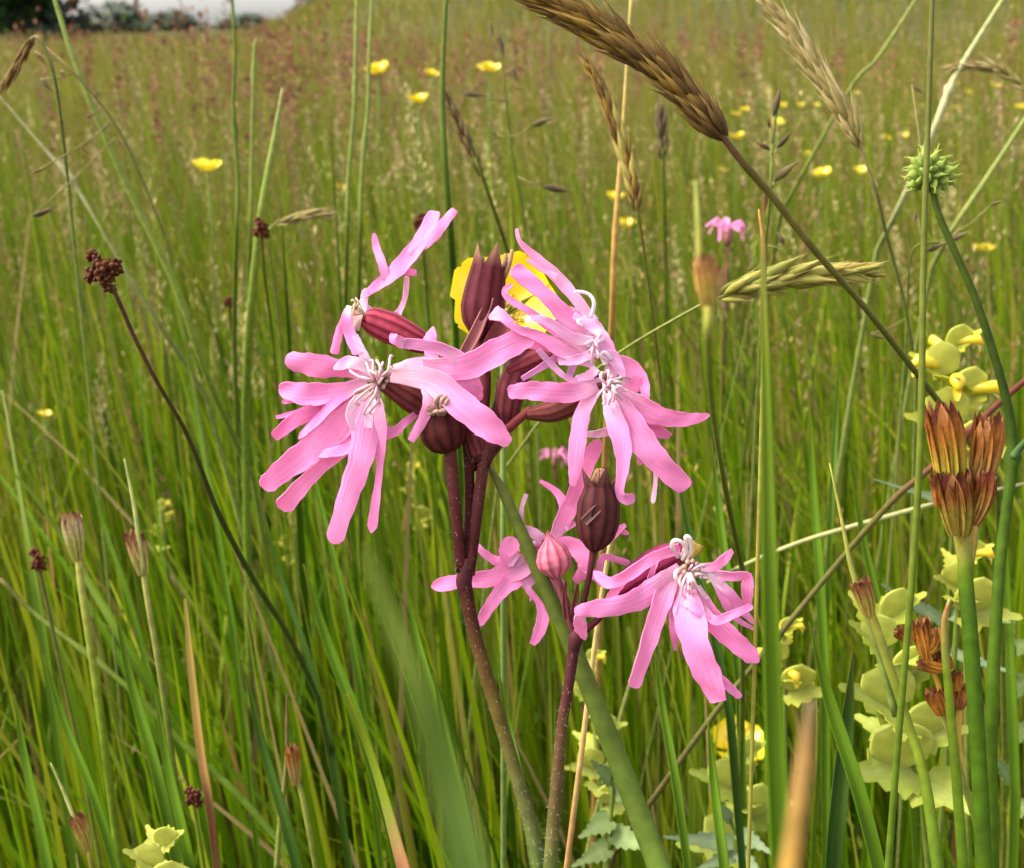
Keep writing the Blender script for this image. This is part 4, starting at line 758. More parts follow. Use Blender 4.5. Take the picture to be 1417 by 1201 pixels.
# ------------------------------------------------------------------ knobbly rush heads
def floret_mesh():
    mb = MB()
    for k in range(9):
        a = k * 2.4; u = 1 - 2 * (k + .5) / 9; r = math.sqrt(1 - u * u); ax = Vector((r * math.cos(a), r * math.sin(a), u))
        c = random.choice(((.080, .018, .008), (.045, .010, .005), (.10, .030, .010), (.065, .014, .007), (.15, .055, .018)))
        s = ax.orthogonal().normalized(); t = ax.cross(s); ring = []
        b = [mb.vert(ax * .2 + (s * math.cos(q) + t * math.sin(q)) * .38, c, (0, 0, 0)) for q in np.linspace(0, 5.24, 6)]
        m = [mb.vert(ax * .75 + (s * math.cos(q) + t * math.sin(q)) * .34, c, (0, .5, 0)) for q in np.linspace(0, 5.24, 6)]
        e = mb.vert(ax * 1.15, mixc(c, (.30, .15, .06), .35), (0, 1, 0))
        for i in range(6): mb.f += [(b[i], b[(i + 1) % 6], m[(i + 1) % 6], m[i]), (m[i], m[(i + 1) % 6], e)]
    me = mb.mesh("floret"); me.materials.append(M_SEED); return me
FLO = [floret_mesh() for _ in range(3)]
def rush(label, lumps, d, stalk, cols):
    mb, b = stalk_mesh(stalk, cols); root = thing("rush_plant", label, "rush", (b.x, b.y, 0), "brown headed rushes"); mb.build("stalk", M_STEM, root)
    for x, y, r, z in lumps: place(random.choice(FLO), "floret_cluster", root, P(x, y, d - z * MM), Vector((random.gauss(0, 1), random.gauss(0, 1), random.gauss(0, 1))).normalized(), r / F * d)
rush("dark brown knobbly rush head nodding on a thin dark stalk", [(127, 354, 10, 0), (135, 361, 9, 1), (128, 378, 11, 0), (142, 372, 12, 1.5), (152, 381, 11, 0), (160, 366, 10, .5), (163, 374, 9, 0), (146, 389, 10, .5), (150, 398, 9, 0), (124, 386, 8, 0), (155, 400, 7, -.5), (137, 383, 10, 1), (148, 364, 8, -1)], .25,
     [(150, 392, 4, .25), (160, 408, 6, .25), (185, 465, 6, .252), (215, 525, 6, .255), (262, 608, 6, .265), (300, 705, 8, .28), (350, 800, 8, .30), (400, 880, 8, .32), (440, 965, 8, .34)], [(0, (.07, .022, .014)), (.35, (.08, .04, .015)), (.7, (.05, .07, .015)), (1, (.06, .09, .02))])
rush("small brown rush head beside a pale level grass spike", [(358, 308, 8, 0), (366, 317, 8, 0), (356, 322, 8, 1), (368, 326, 6, 0), (362, 312, 8, 1)], .45, [(362, 325, 4, .45), (366, 380, 4, .46), (378, 470, 4, .5)], [(0, (.1, .05, .02)), (1, OG)])
rush("reddish brown rush head low in the grass below the yellow bead-like bud", [(47, 764, 8, 0), (54, 772, 9, 1), (49, 782, 8, 0), (58, 784, 8, 0), (54, 778, 9, 1)], .36, [(54, 785, 5, .36), (66, 840, 6, .36), (85, 930, 6, .36), (110, 1040, 6, .36)], [(0, (.1, .06, .02)), (1, OG)])
rush("small dark red rush head deep in the grass beside the dry orange straw leaf", [(262, 1094, 8, 0), (270, 1099, 9, 1), (264, 1106, 9, 0), (274, 1110, 8, 0)], .32, [(268, 1112, 5, .32), (276, 1160, 5, .32), (284, 1210, 5, .32)], [(0, OG), (1, OG)])
rush("tiny dark rush head behind the frayed pink petals", [(318, 415, 6, 0), (314, 420, 6, 0), (322, 422, 5, 0)], .62, [(318, 424, 4, .62), (322, 480, 4, .64), (330, 560, 4, .68)], [(0, (.1, .05, .02)), (1, OG)])
rush("small rust brown rush head peeping behind the split pink petal tip", [(584, 302, 8, 0), (578, 310, 8, 0), (588, 312, 7, 0)], .5, [(584, 314, 4, .5), (588, 380, 4, .52), (596, 470, 4, .56)], [(0, OG), (1, OG)])

# ------------------------------------------------------------------ toothed seed capsules
def capsule(root, axis, d, w0, w1, low, top, name="capsule", teeth=7, tooth=.3):
    """a tuft of narrow pointed scales, bound at the foot and splaying into a ragged toothed rim"""
    S = catmull([(a[0], a[1]) for a in axis], 9); pts = [P(a[0], a[1], d) for a in S]; T, Sd = frame_vectors(pts); n = len(pts); mb = MB()
    px = d / F; ph = random.uniform(0, 6)
    for j in range(36):
        a = ph + j * 2.39996; inner = .45 + .55 * ((j * 7) % 36) / 35; reach = random.uniform(.86, 1.0) - .12 * (1 - inner); P_, W_, C_ = [], [], []
        tipc = random.choice(((.10, .022, .012), (.16, .05, .02), (.07, .016, .010), (.30, .13, .05), mixc(top, (.4, .2, .08), .5)))
        for i in range(n):
            t = i / (n - 1); k = min(n - 1, t * reach * (n - 1)); i0 = int(k); f_ = k - i0; p = pts[i0].lerp(pts[min(n - 1, i0 + 1)], f_)
            r = lerp(w0, w1, (t * reach) ** .95) / 2 * px * inner; N = T[i0].cross(Sd[i0]); o_ = Sd[i0] * math.cos(a) + N * math.sin(a)
            P_.append(p + o_ * r); W_.append(w1 * px * (.46 * math.sin(math.pi * (.22 + .55 * t)) if t < .84 else .36 * (1 - t) / .16 + .012))
            C_.append(jit(mixc(mixc(low, top, float(smooth(.3, .8, t))), tipc, float(smooth(.68, .95, t))), .10))
        strip(mb, P_, W_, C_, face=(Sd[n // 2] * math.cos(a) + T[n // 2].cross(Sd[n // 2]) * math.sin(a)), cup=.25, across=2, rnd=j * .1)
    tube(mb, pts[:7], [lerp(w0, w1, (i / 9) ** 1.5) * .40 * px for i in range(7)], [mixc(low, top, i / 9) for i in range(7)], 8)
    return mb.build(name, M_SEED, root)
YG = (.36, .27, .03); BR = (.36, .125, .020); OR = (.50, .22, .03)
def capsules(label, d, stalk, cols, caps, extra=(), group="plants with toothed brown capsules"):
    mb, b = stalk_mesh(stalk, cols, sides=10); root = thing("capsule_plant", label, "seed head", (b.x, b.y, 0), group); mb.build("stalk", M_STEM, root)
    for axis, w0, w1, low, top, dz in caps: capsule(root, axis, d - dz * MM, w0, w1, low, top)
    for path, c0, c1 in extra:
        p, wd = path3(path); m2 = MB(); tube(m2, p, [q / 2 for q in wd], [mixc(c0, c1, i / (len(p) - 1)) for i in range(len(p))], 8); m2.build("branch", M_STEM, root)
capsules("cluster of large rust brown toothed capsules on a thick dark green stalk", .235, [(1336, 740, 20, .235), (1336, 800, 22, .234), (1343, 880, 22, .232), (1354, 1050, 23, .23), (1362, 1215, 24, .228)], [(0, (.36, .24, .05)), (.10, (.24, .24, .04)), (.22, (.09, .14, .012)), (.35, (.045, .09, .007)), (1, (.055, .11, .008))],
         [([(1318, 700), (1312, 625), (1300, 548)], 22, 50, YG, BR, 1), ([(1348, 690), (1362, 635), (1372, 565)], 12, 46, (.30, .17, .05), BR, 0), ([(1328, 740), (1325, 700), (1318, 642)], 20, 52, (.28, .2, .03), (.19, .055, .012), 3), ([(1346, 725), (1360, 690), (1370, 646)], 12, 34, (.28, .14, .03), (.16, .042, .010), 3), ([(1300, 700), (1300, 675), (1296, 650)], 10, 26, BR, (.15, .05, .02), 2)],
         [([(1318, 690, 18, .235), (1326, 730, 18, .235), (1335, 775, 20, .235)], YG, (.22, .2, .04)), ([(1346, 690, 12, .236), (1345, 730, 16, .236), (1338, 775, 18, .236)], (.4, .26, .05), (.46, .27, .05)), ([(1366, 660, 10, .237), (1352, 720, 12, .237), (1341, 780, 14, .237)], (.2, .2, .05), (.22, .24, .05))])
capsules("spray of small chestnut toothed capsules beside the pale green rattle bracts", .245, [(1314, 828, 4, .243), (1306, 868, 9, .243), (1312, 950, 12, .243), (1322, 1060, 14, .242), (1334, 1215, 16, .24)], [(0, (.5, .36, .16)), (.1, (.30, .12, .04)), (.25, (.32, .24, .05)), (.45, (.15, .20, .03)), (1, (.10, .18, .02))],
         [([(1282, 912), (1278, 885), (1274, 850)], 10, 26, OR, BR, 0), ([(1276, 905), (1290, 890), (1296, 862)], 8, 24, OR, BR, 0), ([(1264, 884), (1252, 878), (1238, 870)], 8, 20, OR, BR, 0), ([(1308, 925), (1290, 922), (1266, 914)], 9, 20, OR, BR, 0), ([(1315, 925), (1306, 912), (1296, 900)], 9, 24, OR, BR, -1), ([(1304, 988), (1298, 970), (1290, 950)], 10, 30, OR, BR, 0), ([(1322, 955), (1322, 942), (1320, 926)], 9, 22, OR, BR, 0), ([(1326, 980), (1330, 962), (1332, 944)], 10, 26, (.36, .14, .04), BR, -1)],
         [([(1304, 985, 8, .245), (1318, 1030, 9, .245), (1332, 1078, 10, .244), (1352, 1140, 12, .243), (1366, 1215, 14, .24)], (.3, .25, .05), (.09, .17, .02)), ([(1328, 975, 8, .246), (1326, 1030, 10, .246), (1334, 1085, 11, .245)], (.48, .28, .05), (.48, .3, .06)), ([(1282, 910, 8, .245), (1300, 950, 8, .245), (1316, 1020, 8, .245)], OR, YG)])
capsules("single small orange capsule on a yellow-green stalk in front of the rattle bracts", .24, [(1203, 842, 12, .24), (1213, 870, 13, .24), (1235, 935, 13, .24), (1258, 1005, 13, .24), (1280, 1080, 15, .238), (1300, 1215, 18, .235)], [(0, (.40, .30, .05)), (.3, (.24, .25, .04)), (1, (.12, .2, .03))],
         [([(1203, 850), (1196, 822), (1186, 796)], 12, 30, (.36, .26, .05), (.33, .15, .05), 0)], [([(1148, 640, 2, .24), (1165, 720, 5, .24), (1178, 785, 7, .24), (1196, 840, 9, .24), (1215, 900, 10, .241), (1240, 990, 11, .242)], (.35, .3, .06), (.16, .22, .04))])
capsules("straw coloured split capsule with a long thin bract beside two buttercups", .30, [(198, 790, 7, .30), (204, 830, 8, .30), (216, 900, 8, .30), (232, 1000, 9, .30)], [(0, (.4, .34, .1)), (1, OG)],
         [([(198, 795), (192, 765), (183, 728)], 7, 30, (.44, .36, .10), (.40, .22, .09), 0)], [([(172, 634, 2, .298), (182, 680, 5, .298), (189, 722, 6, .298), (198, 795, 6, .299)], (.3, .32, .1), (.34, .34, .1))])
capsules("bleached ragged capsule below the yellow bead-like bud", .33, [(108, 770, 10, .33), (114, 820, 11, .33), (126, 900, 11, .33), (142, 1010, 12, .33)], [(0, (.36, .32, .07)), (1, (.14, .2, .03))],
         [([(108, 775), (102, 740), (96, 702)], 10, 30, (.38, .34, .08), (.58, .44, .22), 0)])
capsules("small brown capsule on a forked green stalk low in the grass below the large cluster", .30, [(411, 1080, 7, .30), (418, 1100, 8, .30), (430, 1160, 9, .30), (440, 1215, 9, .30)], [(0, (.28, .28, .06)), (1, OG)],
         [([(410, 1085), (406, 1055), (403, 1024)], 8, 22, (.36, .24, .07), BR, 0)], [([(397, 960, 2, .30), (397, 1000, 5, .30), (396, 1060, 6, .30), (388, 1130, 7, .30), (382, 1210, 8, .30)], (.12, .05, .03), (.16, .2, .03))])
capsules("yellowish capsule low in the grass with a small torn tip", .30, [(122, 1172, 7, .30), (126, 1190, 8, .30), (130, 1215, 8, .30)], [(0, YG), (1, OG)], [([(121, 1175), (114, 1150), (103, 1122)], 8, 24, (.42, .32, .07), (.36, .17, .05), 0)], [([(70, 1055, 2, .299), (88, 1095, 5, .299), (104, 1135, 6, .299), (122, 1176, 6, .30)], (.3, .3, .1), (.4, .34, .1))])
capsules("blurred orange seed head in front of the small distant pink flower", .105, [(980, 420, 13, .105), (980, 470, 13, .105), (985, 560, 8, .125), (1005, 680, 8, .22), (1030, 800, 8, .30)], [(0, (.30, .26, .04)), (.4, (.20, .24, .04)), (1, OG)],
         [([(980, 430), (977, 395), (973, 348)], 14, 34, (.36, .26, .05), (.50, .27, .07), 0), ([(984, 420), (992, 395), (998, 365)], 9, 18, (.4, .26, .08), (.55, .30, .14), 0)], [([(962, 250, 3, .105), (966, 310, 8, .105), (968, 380, 9, .105)], (.34, .34, .08), (.30, .28, .05))])

# ------------------------------------------------------------------ spiky green fruit
def spiky_fruit():
    stalk = [(1290, 262, 9, .26), (1300, 300, 10, .26), (1322, 350, 10, .26), (1350, 415, 11, .26), (1378, 500, 12, .26), (1397, 575, 13, .26), (1401, 635, 15, .26), (1392, 710, 15, .258), (1382, 800, 16, .256), (1375, 920, 18, .253), (1370, 1060, 20, .25), (1372, 1215, 22, .248)]
    mb, b = stalk_mesh(stalk, [(0, (.07, .10, .016)), (.4, (.032, .055, .008)), (.7, (.055, .10, .010)), (1, (.065, .12, .010))], sides=12, knots=(.545,))
    root = thing("fruiting_buttercup", "round spiky green fruit head on a curved dark green branching stalk", "wildflower", (b.x, b.y, 0)); mb.build("stalk", M_STEM, root)
    m2 = MB(); p, wd = path3([(1402, 632, 13, .259), (1412, 618, 10, .258), (1430, 600, 10, .256)]); tube(m2, p, [q / 2 for q in wd], (.06, .11, .03), 8); m2.build("branch", M_STEM, root)
    c = P(1287, 242, .26); R = 30 / F * .26
    m3 = MB()
    for t, r, u in ((0, 0, 0),):
        rings = []
        for i in range(9):
            th = math.pi * i / 8; rings.append([m3.vert(c + Vector((math.sin(th) * math.cos(a), math.sin(th) * math.sin(a), math.cos(th))) * R * .72, (.11, .17, .03)) for a in np.linspace(0, 6.283, 13)[:-1]])
        for a, b_ in zip(rings, rings[1:]):
            for k in range(12): m3.f.append((a[k], a[(k + 1) % 12], b_[(k + 1) % 12], b_[k]))
    m3.build("receptacle", M_STEM, root)
    am = MB(); prof = [(0, .25, 0), (.3, .40, 0), (.62, .30, 0), (.8, .10, .03), (1.05, .06, .14), (1.2, .03, .30)]; rings = []
    for t, r, bend in prof: rings.append([am.vert((math.cos(a) * r + bend, math.sin(a) * r * .55, t), mixc((.16, .24, .03), (.40, .46, .10), t), (k / 6, t, 0)) for k, a in enumerate(np.linspace(0, 6.283, 7)[:-1])])
    for a, b_ in zip(rings, rings[1:]):
        for k in range(6): am.f.append((a[k], a[(k + 1) % 6], b_[(k + 1) % 6], b_[k]))
    me = am.mesh("achene"); me.materials.append(M_BRACT)
    for i in range(46):
        u = 1 - 1.8 * (i + .5) / 46; r = math.sqrt(1 - u * u); a = i * 2.39996; ax = Vector((r * math.cos(a), r * math.sin(a), u))
        place(me, "achene", root, c + ax * R * .55, ax, R * random.uniform(.62, .78), random.uniform(0, 6.28))
spiky_fruit()

# ------------------------------------------------------------------ buttercups
def butter_meshes():
    mb = MB(); nr, na = 7, 8; rows = []
    for i in range(nr + 1):
        t = i / nr; r = .10 + .92 * t; hw = .54 * math.sin(math.pi * min(.5, .12 + .50 * t)) * (1 if t < .8 else 1 - .75 * ((t - .8) / .2) ** 2); row = []
        for k in range(na + 1):
            u = k / na * 2 - 1; a = u * hw; rr = r * (1 - .03 * u * u - (.04 if abs(u) < .2 and i == nr else 0))
            row.append(mb.vert((rr * math.cos(a * 1.05), rr * math.sin(a * 1.25), .52 * t ** 1.6 + .10 * u * u * t), mixc((.80, .52, .010), (.86, .66, .015), t), (k / na, t, 0)))
        rows.append(row)
    for a, b in zip(rows, rows[1:]):
        for k in range(na): mb.f.append((a[k], a[k + 1], b[k + 1], b[k]))
    pet = mb.mesh("petal"); pet.materials.append(M_BUTTER)
    cm = MB()
    for i in range(34):
        a = i * 2.4; r = .05 + .26 * math.sqrt(i / 34); p0 = Vector((r * .6 * math.cos(a), r * .6 * math.sin(a), .02)); p1 = Vector((r * 1.25 * math.cos(a), r * 1.25 * math.sin(a), .30 - r * .35))
        tube(cm, [p0, p0.lerp(p1, .75), p1], [.014, .014, .034], (.74, .50, .03) if i > 9 else (.36, .42, .05), 5)
    cen = cm.mesh("stamen_tuft"); cen.materials.append(M_BUTTER)
    sm = MB()
    for j in range(5):
        a = j * 1.2566 + .6; pts = [Vector((math.cos(a) * q * .5, math.sin(a) * q * .5, -.03 + .22 * q * q)) for q in (0, .4, .8, 1.1)]; strip(sm, pts, [.10, .20, .17, .03], (.22, .27, .05), face=Vector((0, 0, 1)), across=3)
    sep = sm.mesh("calyx"); sep.materials.append(M_BRACT)
    return pet, cen, sep
BP, BC, BS = butter_meshes()
def buttercup(px, py, wpx, label, group=None, tilt=(0, 0), d=None, size=.0115, bend=0, open_=1.0):
    d = d or 2 * size * F / wpx; c = P(px, py, d); s = wpx / 2 / F * d
    top = c - Vector((0, 0, s * .15)); z0 = float(ground_z(c.x, c.y)); H = top.z - z0; bx = random.uniform(-.10, .10) * H + bend; by = random.uniform(.0, .10) * H
    pts = [Vector((top.x + bx * t * t, top.y + by * t, top.z - (H + .01) * t)) for t in np.linspace(0, 1, 9)]
    root = thing("buttercup", label, "buttercup", (pts[-1].x, pts[-1].y, z0), group)
    mb = MB(); tube(mb, pts, [max(.0006, d * .0006) * (1 + .5 * t) for t in np.linspace(0, 1, 9)], (.13, .18, .04), 6); mb.build("stem", M_STEM, root)
    up = Vector((tilt[0] + random.uniform(-.2, .2), tilt[1] - .12 + random.uniform(-.15, .15), 1)).normalized(); q0 = up.to_track_quat('Z', 'Y'); spin = random.uniform(0, 6.28)
    for k in range(5):
        o = obj("petal", BP, None, root); q = q0 @ Quaternion((0, 0, 1), spin + k * 1.2566 + random.uniform(-.08, .08)) @ Quaternion((0, 1, 0), random.uniform(-.22, .12) * open_)
        o.matrix_basis = Matrix.LocRotScale(c - up * s * .25, q, Vector((s, s, s * random.uniform(.9, 1.1))))
    for me, nm in ((BC, "stamen_tuft"), (BS, "calyx")):
        o = obj(nm, me, None, root); o.matrix_basis = Matrix.LocRotScale(c - up * s * .25, q0, Vector((s, s, s)))
buttercup(696, 430, 164, "large yellow buttercup half hidden behind the maroon withered bud", tilt=(0, -1.3), d=.262)
buttercup(1019, 1030, 80, "open yellow buttercup low in the grass below the drooping pink flower", tilt=(0, -.25))
buttercup(1318, 1112, 74, "yellow buttercup mostly buried in the grass below the chestnut capsules", tilt=(.1, -.1))
buttercup(287, 232, 45, "lone bright buttercup seen from the side above the grass tops", tilt=(0, -.05))
buttercup(523, 98, 37, "wide open buttercup between two slim upright stalks", "three buttercups standing close together")
buttercup(579, 139, 33, "lowest of the three buttercups standing close together", "three buttercups standing close together")
buttercup(597, 103, 23, "smallest of the three buttercups standing close together", "three buttercups standing close together")
buttercup(677, 95, 34, "buttercup on its own above the fine dark panicle", tilt=(.15, 0))
buttercup(152, 701, 36, "buttercup beside the straw coloured split capsule", tilt=(0, -.1))
buttercup(62, 574, 20, "yellow bead-like buttercup bud alone in the side grass", d=.75)
buttercup(852, 274, 30, "upper of two buttercups either side of the orange straw stalk", "two buttercups by the orange straw stalk")
buttercup(867, 312, 28, "lower of two buttercups either side of the orange straw stalk", "two buttercups by the orange straw stalk")
buttercup(1360, 344, 32, "flat yellow buttercup beside the curved stalk of the spiky fruit", tilt=(-.2, 0))
for px, py, wp in ((474, 260, 21), (1021, 190, 24), (1192, 237, 25), (1138, 241, 28), (391, 456, 20), (760, 24, 20), (1080, 146, 18), (1108, 147, 14), (1076, 171, 20), (1250, 189, 16), (1226, 191, 15), (1412, 149, 17), (1378, 119, 15), (1031, 152, 17), (1018, 158, 15), (922, 285, 15), (1130, 146, 11), (1275, 147, 10), (550, 664, 13), (1300, 355, 15), (176, 690, 19), (1000, 236, 16), (1116, 214, 14), (990, 152, 14), (1254, 352, 14), (1325, 150, 12), (1062, 128, 11), (940, 150, 10), (1185, 130, 10), (210, 712, 14), (1340, 128, 11), (1395, 210, 11)):
    buttercup(px, py, wp, "small soft yellow buttercup dotted among the taller meadow grass", "small buttercups dotted through the meadow", d=None if wp > 12 else .023 * F / wp)

# ------------------------------------------------------------------ yellow rattle
def toothed(mb, p, ax, nrm, L, W, col, teeth=5, curl=.2, basew=.5):
    s = ax.cross(nrm).normalized(); n = teeth * 2; mid = []; lft = []; rgt = []
    for i in range(n + 1):
        t = i / n; w = W * (basew + (1 - basew) * math.sin(math.pi * min(1, t * 1.4 + .1)) ) * (1 - t) ** .6 * (1 if i % 2 == 0 else 1.28) if i < n else 0
        c = p + ax * L * t + nrm * curl * L * t * t; adv = ax * (L * .05 if i % 2 else 0)
        cc = jit(col, .08)
        mid.append(mb.vert(c - nrm * W * .12 * (1 - t), mixc(cc, (.5, .52, .25), .25), (.5, t, 0))); lft.append(mb.vert(c + s * w / 2 + adv, cc, (0, t, 0))); rgt.append(mb.vert(c - s * w / 2 + adv, cc, (1, t, 0)))
    for i in range(n):
        mb.f += [(mid[i], lft[i], lft[i + 1], mid[i + 1]), (rgt[i], mid[i], mid[i + 1], rgt[i + 1])]
def calyx_bladder(root, p, ax, nrm, L, col):
    mb = MB(); s = ax.cross(nrm).normalized(); rings = []
    for i in range(8):
        t = i / 7; r = L * .50 * math.sin(math.pi * (.10 + .76 * t)) ** .8; rings.append([mb.vert(p + ax * L * t + s * r * math.cos(a) + nrm * r * .15 * math.sin(a), jit(col, .05), (k / 12, t, 0)) for k, a in enumerate(np.linspace(0, 6.283, 13)[:-1])])
    for a, b in zip(rings, rings[1:]):
        for k in range(12): mb.f.append((a[k], a[(k + 1) % 12], b[(k + 1) % 12], b[k]))
    return mb.build("calyx", M_BRACT, root)
def rattle_flower(root, p, ax, L):
    up = Vector((0, 0, 1)); pts = [p, p + ax * L * .45 + up * L * .1, p + ax * L * .8 + up * L * .12, p + ax * L + up * L * -.08]
    mb = MB(); tube(mb, pts, [L * .13, L * .17, L * .20, L * .07], [(.62, .55, .06), (.78, .60, .03), (.82, .60, .02), (.80, .55, .02)], 10)
    q = p + ax * L * .7 - up * L * .05; strip(mb, [q, q + ax * L * .2 - up * L * .15, q + ax * L * .22 - up * L * .34], [L * .14, L * .22, L * .1], (.80, .58, .02), face=(ax + up * .4).normalized())
    mb.build("flower", M_BUTTER, root)
def rattle(label, d, top, bottom, n, size, flowers=0, col=(.40, .42, .09), w=8, seed=1):
    size *= 1.35; col = tuple(min(.6, k * q) for k, q in zip(col, (1.25, 1.15, .40)))
    rnd = random.Random(seed); (x0, y0), (x1, y1) = top, bottom
    mb, b = stalk_mesh([(x0, y0, w * .7, d), ((x0 + x1) / 2, (y0 + y1) / 2, w, d), (x1, y1, w, d)], [(0, (.22, .24, .06)), (1, (.14, .18, .05))]); root = thing("yellow_rattle", label, "wildflower", (b.x, b.y, 0), "yellow rattles"); mb.build("stem", M_STEM, root)
    for i in range(n):
        t = i / max(1, n - 1); p = P(lerp(x0, x1, t * .9), lerp(y0, y1, t * .9), d); a = i * 1.57 + rnd.uniform(-.4, .4); L = size / F * d * (.6 + .5 * t) * rnd.uniform(.85, 1.15)
        out = Vector((math.cos(a), math.sin(a) * .6 - .25, 0)).normalized(); ax = (out * .85 + Vector((0, 0, .55 - .5 * t))).normalized(); nr = (Vector((0, 0, 1)) - ax * ax.z).normalized() * .6 - FWD * .8; nr = (nr - ax * nr.dot(ax)).normalized()
        m2 = MB(); toothed(m2, p, ax, nr, L, L * .75, mixc(col, (.34, .40, .07), t * .4), 5, .12 * rnd.uniform(-1, 1)); m2.build("bract", M_BRACT, root, thick=.0002)
        if i % 2 == 0: calyx_bladder(root, p - FWD * .001, (out * .6 + Vector((0, 0, .75))).normalized(), (-FWD + out * .5).normalized(), L * .72, mixc(col, (.60, .60, .13), .7))
        if i < flowers: rattle_flower(root, p + out * L * .2 + Vector((0, 0, L * .15)), (out + Vector((0, -.2, .1))).normalized(), L * .7)
rattle("yellow rattle with bright yellow hooded flowers above the rust brown capsules", .33, (1312, 480), (1330, 640), 9, 62, 5, seed=3)
rattle("pale green rattle with stacked leafy bracts beside the chestnut capsules", .30, (1222, 850), (1275, 1100), 12, 78, 0, (.30, .36, .10), seed=5)
rattle("pale rattle top half hidden behind the thick dark green stalk", .32, (1330, 770), (1325, 850), 5, 52, 1, (.36, .37, .10), seed=8)
rattle("small rattle with two yellow flowers beside the broad upright green leaf", .33, (1082, 870), (1086, 960), 5, 42, 4, seed=11)
rattle("pale spiky rattle tip rising from the bottom of the grass", .27, (222, 1165), (228, 1260), 7, 60, 0, (.36, .40, .16), seed=13)
rattle("small blurred rattle behind the two long hanging pink petals", .66, (402, 718), (408, 775), 4, 24, 1, (.38, .36, .08), seed=17)
rattle("slim yellow-green rattle in the gap under the large flower cluster", .66, (566, 648), (584, 740), 6, 22, 1, (.40, .40, .08), seed=19)
rattle("small rattle with faint yellow flowers beyond the split straw capsule", .66, (222, 700), (228, 760), 4, 20, 2, (.36, .36, .1), seed=23)
rattle("leafy rattle directly under the open yellow buttercup", .36, (1020, 1045), (1030, 1180), 7, 66, 0, (.24, .30, .08), seed=29)
rattle("pale rattle seen through the stems behind the second ragged robin", .40, (815, 910), (835, 1130), 9, 42, 1, (.34, .38, .11), seed=31)

# ------------------------------------------------------------------ leafy herb with serrated leaves
def herb(label, d, stalk, leaves, col):
    mb, b = stalk_mesh(stalk, [(0, (.12, .16, .05)), (1, OG)]); root = thing("leafy_herb", label, "herb", (b.x, b.y, 0), "serrated leafy herbs"); mb.build("stem", M_STEM, root)
    for x0, y0, x1, y1, w in leaves:
        p, e = P(x0, y0, d), P(x1, y1, d - .006); ax = (e - p).normalized(); nr = (Vector((0, 0, 1)) * .7 - FWD); nr = (nr - ax * nr.dot(ax)).normalized(); m2 = MB()
        toothed(m2, p, ax, nr, (e - p).length, w / F * d, col, 6, .04, .6); m2.build("leaf", M_BRACT, root, thick=.0002)
herb("grey-green serrated herb leaves at the foot of the broad upright leaf", .33, [(1010, 1130, 5, .33), (1020, 1170, 6, .33), (1030, 1230, 6, .33)], [(1015, 1165, 915, 1158, 26), (1018, 1180, 960, 1205, 24), (1020, 1150, 1075, 1185, 24), (1012, 1135, 985, 1100, 18), (1018, 1175, 1060, 1215, 24)], (.20, .27, .13))
herb("grey-green long herb leaves crossing behind the chestnut capsules", .34, [(1320, 640, 5, .34), (1316, 760, 6, .34), (1312, 860, 6, .34), (1310, 960, 6, .34)], [(1318, 695, 1205, 664, 15), (1312, 862, 1215, 808, 22), (1312, 850, 1400, 862, 20), (1314, 800, 1370, 840, 18), (1310, 900, 1412, 935, 18)], (.22, .30, .14))
herb("dull green serrated leaves low between the two ragged robin stems", .33, [(850, 1060, 5, .33), (846, 1120, 6, .33), (842, 1200, 6, .33)], [(848, 1100, 880, 1070, 30), (846, 1130, 800, 1160, 34), (846, 1150, 905, 1180, 34), (848, 1080, 815, 1050, 26), (844, 1170, 790, 1200, 30)], (.20, .27, .08))
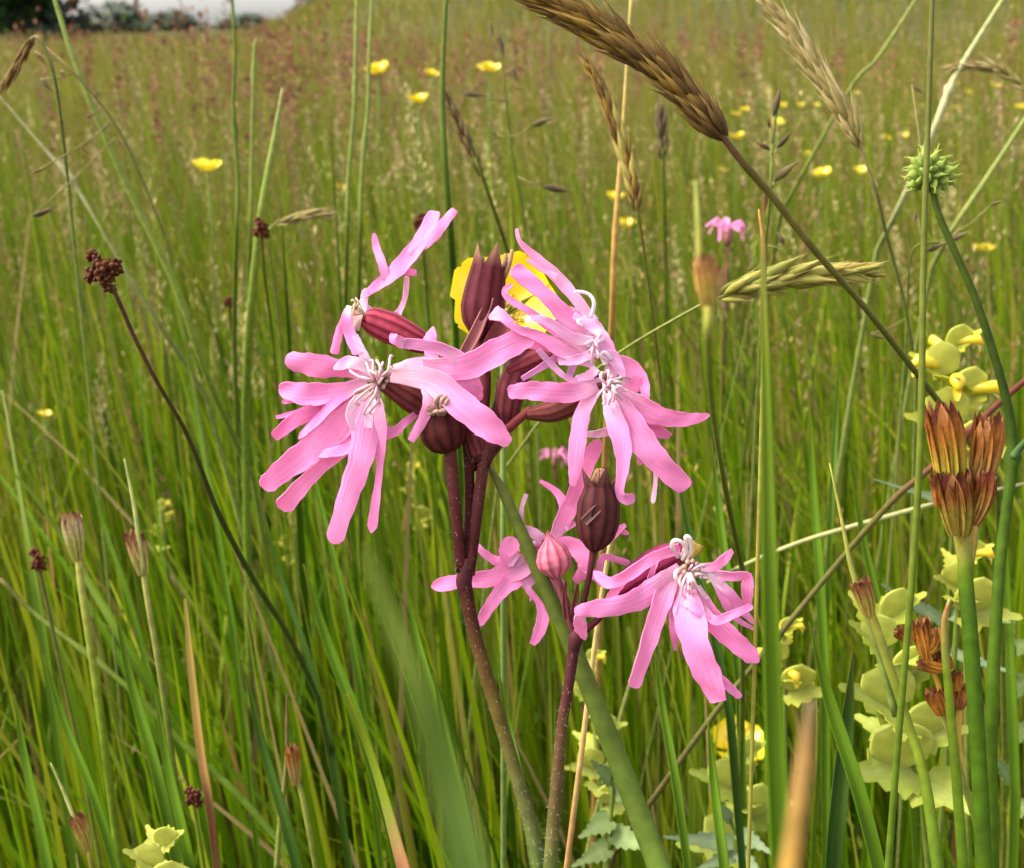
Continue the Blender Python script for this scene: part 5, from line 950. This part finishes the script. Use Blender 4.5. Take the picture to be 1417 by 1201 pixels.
herb("fresh green leafy herb at the edge beside the curved dark green stalk", .36, [(1405, 850, 5, .36), (1402, 950, 6, .36), (1400, 1100, 6, .36)], [(1403, 900, 1430, 880, 22), (1402, 960, 1440, 915, 22), (1401, 1020, 1435, 990, 26), (1400, 1080, 1370, 1040, 24), (1400, 1120, 1440, 1110, 28)], (.16, .24, .06))

# ------------------------------------------------------------------ more ragged robins further off
def far_robin(px, py, wpx, d, label, droop=.3):
    c = P(px, py, d); s = wpx / 2 / F * d; pts = [Vector((c.x + .01 * t, c.y + .03 * t, lerp(c.z - s * .9, -.01, t))) for t in np.linspace(0, 1, 8)]
    root = thing("ragged_robin", label, "wildflower", (pts[-1].x, pts[-1].y, 0), "ragged robins"); mb = MB(); tube(mb, pts, .0011, [mixc((.12, .04, .03), GRN, t) for t in np.linspace(0, 1, 8)], 8); mb.build("stem", M_STEM, root)
    cb = MB(); tube(cb, [c - Vector((0, 0, s * .95)), c - Vector((0, 0, s * .6)), c - Vector((0, 0, s * .25)), c], [s * .08, s * .2, s * .19, s * .14], [MAROON, (.35, .12, .12), (.40, .14, .16), (.5, .2, .25)], 10); cal = cb.build("calyx", M_CALYX, root)
    for k in range(5):
        m2 = MB(); a0 = k * 1.2566 + .3
        for j, (da, l) in enumerate(((-.34, .72), (-.12, 1.0), (.12, 1.0), (.34, .74))):
            a = a0 + da; dv = Vector((math.cos(a), math.sin(a), 0)); b0 = Vector((math.cos(a0), math.sin(a0), 0))
            p = [c + b0 * s * .1, c + b0 * s * .3 + Vector((0, 0, s * .12)), c + b0 * s * .3 + dv * s * .35 * l + Vector((0, 0, s * random.uniform(0, .15))), c + b0 * s * .3 + dv * s * .75 * l - Vector((0, 0, s * droop * random.uniform(.3, 1.3)))]
            p[2] = p[2] + Vector((random.uniform(-.12, .12), 0, random.uniform(-.1, .3))) * s; p[3] = p[3] + Vector((random.uniform(-.2, .2), 0, random.uniform(-.35, .45))) * s
            strip(m2, p, [s * .07, s * .18, s * .15, s * .10], jit(PINK, .15), face=Vector((0, -.4, 1)).normalized(), across=4, rnd=random.random())
        m2.build("petal", M_PETAL, cal, thick=.0002)
far_robin(1008, 314, 58, .85, "small soft pink ragged robin behind the blurred orange seed head")
far_robin(768, 628, 44, .80, "faint pink ragged robin low in the grass between the two main plants")
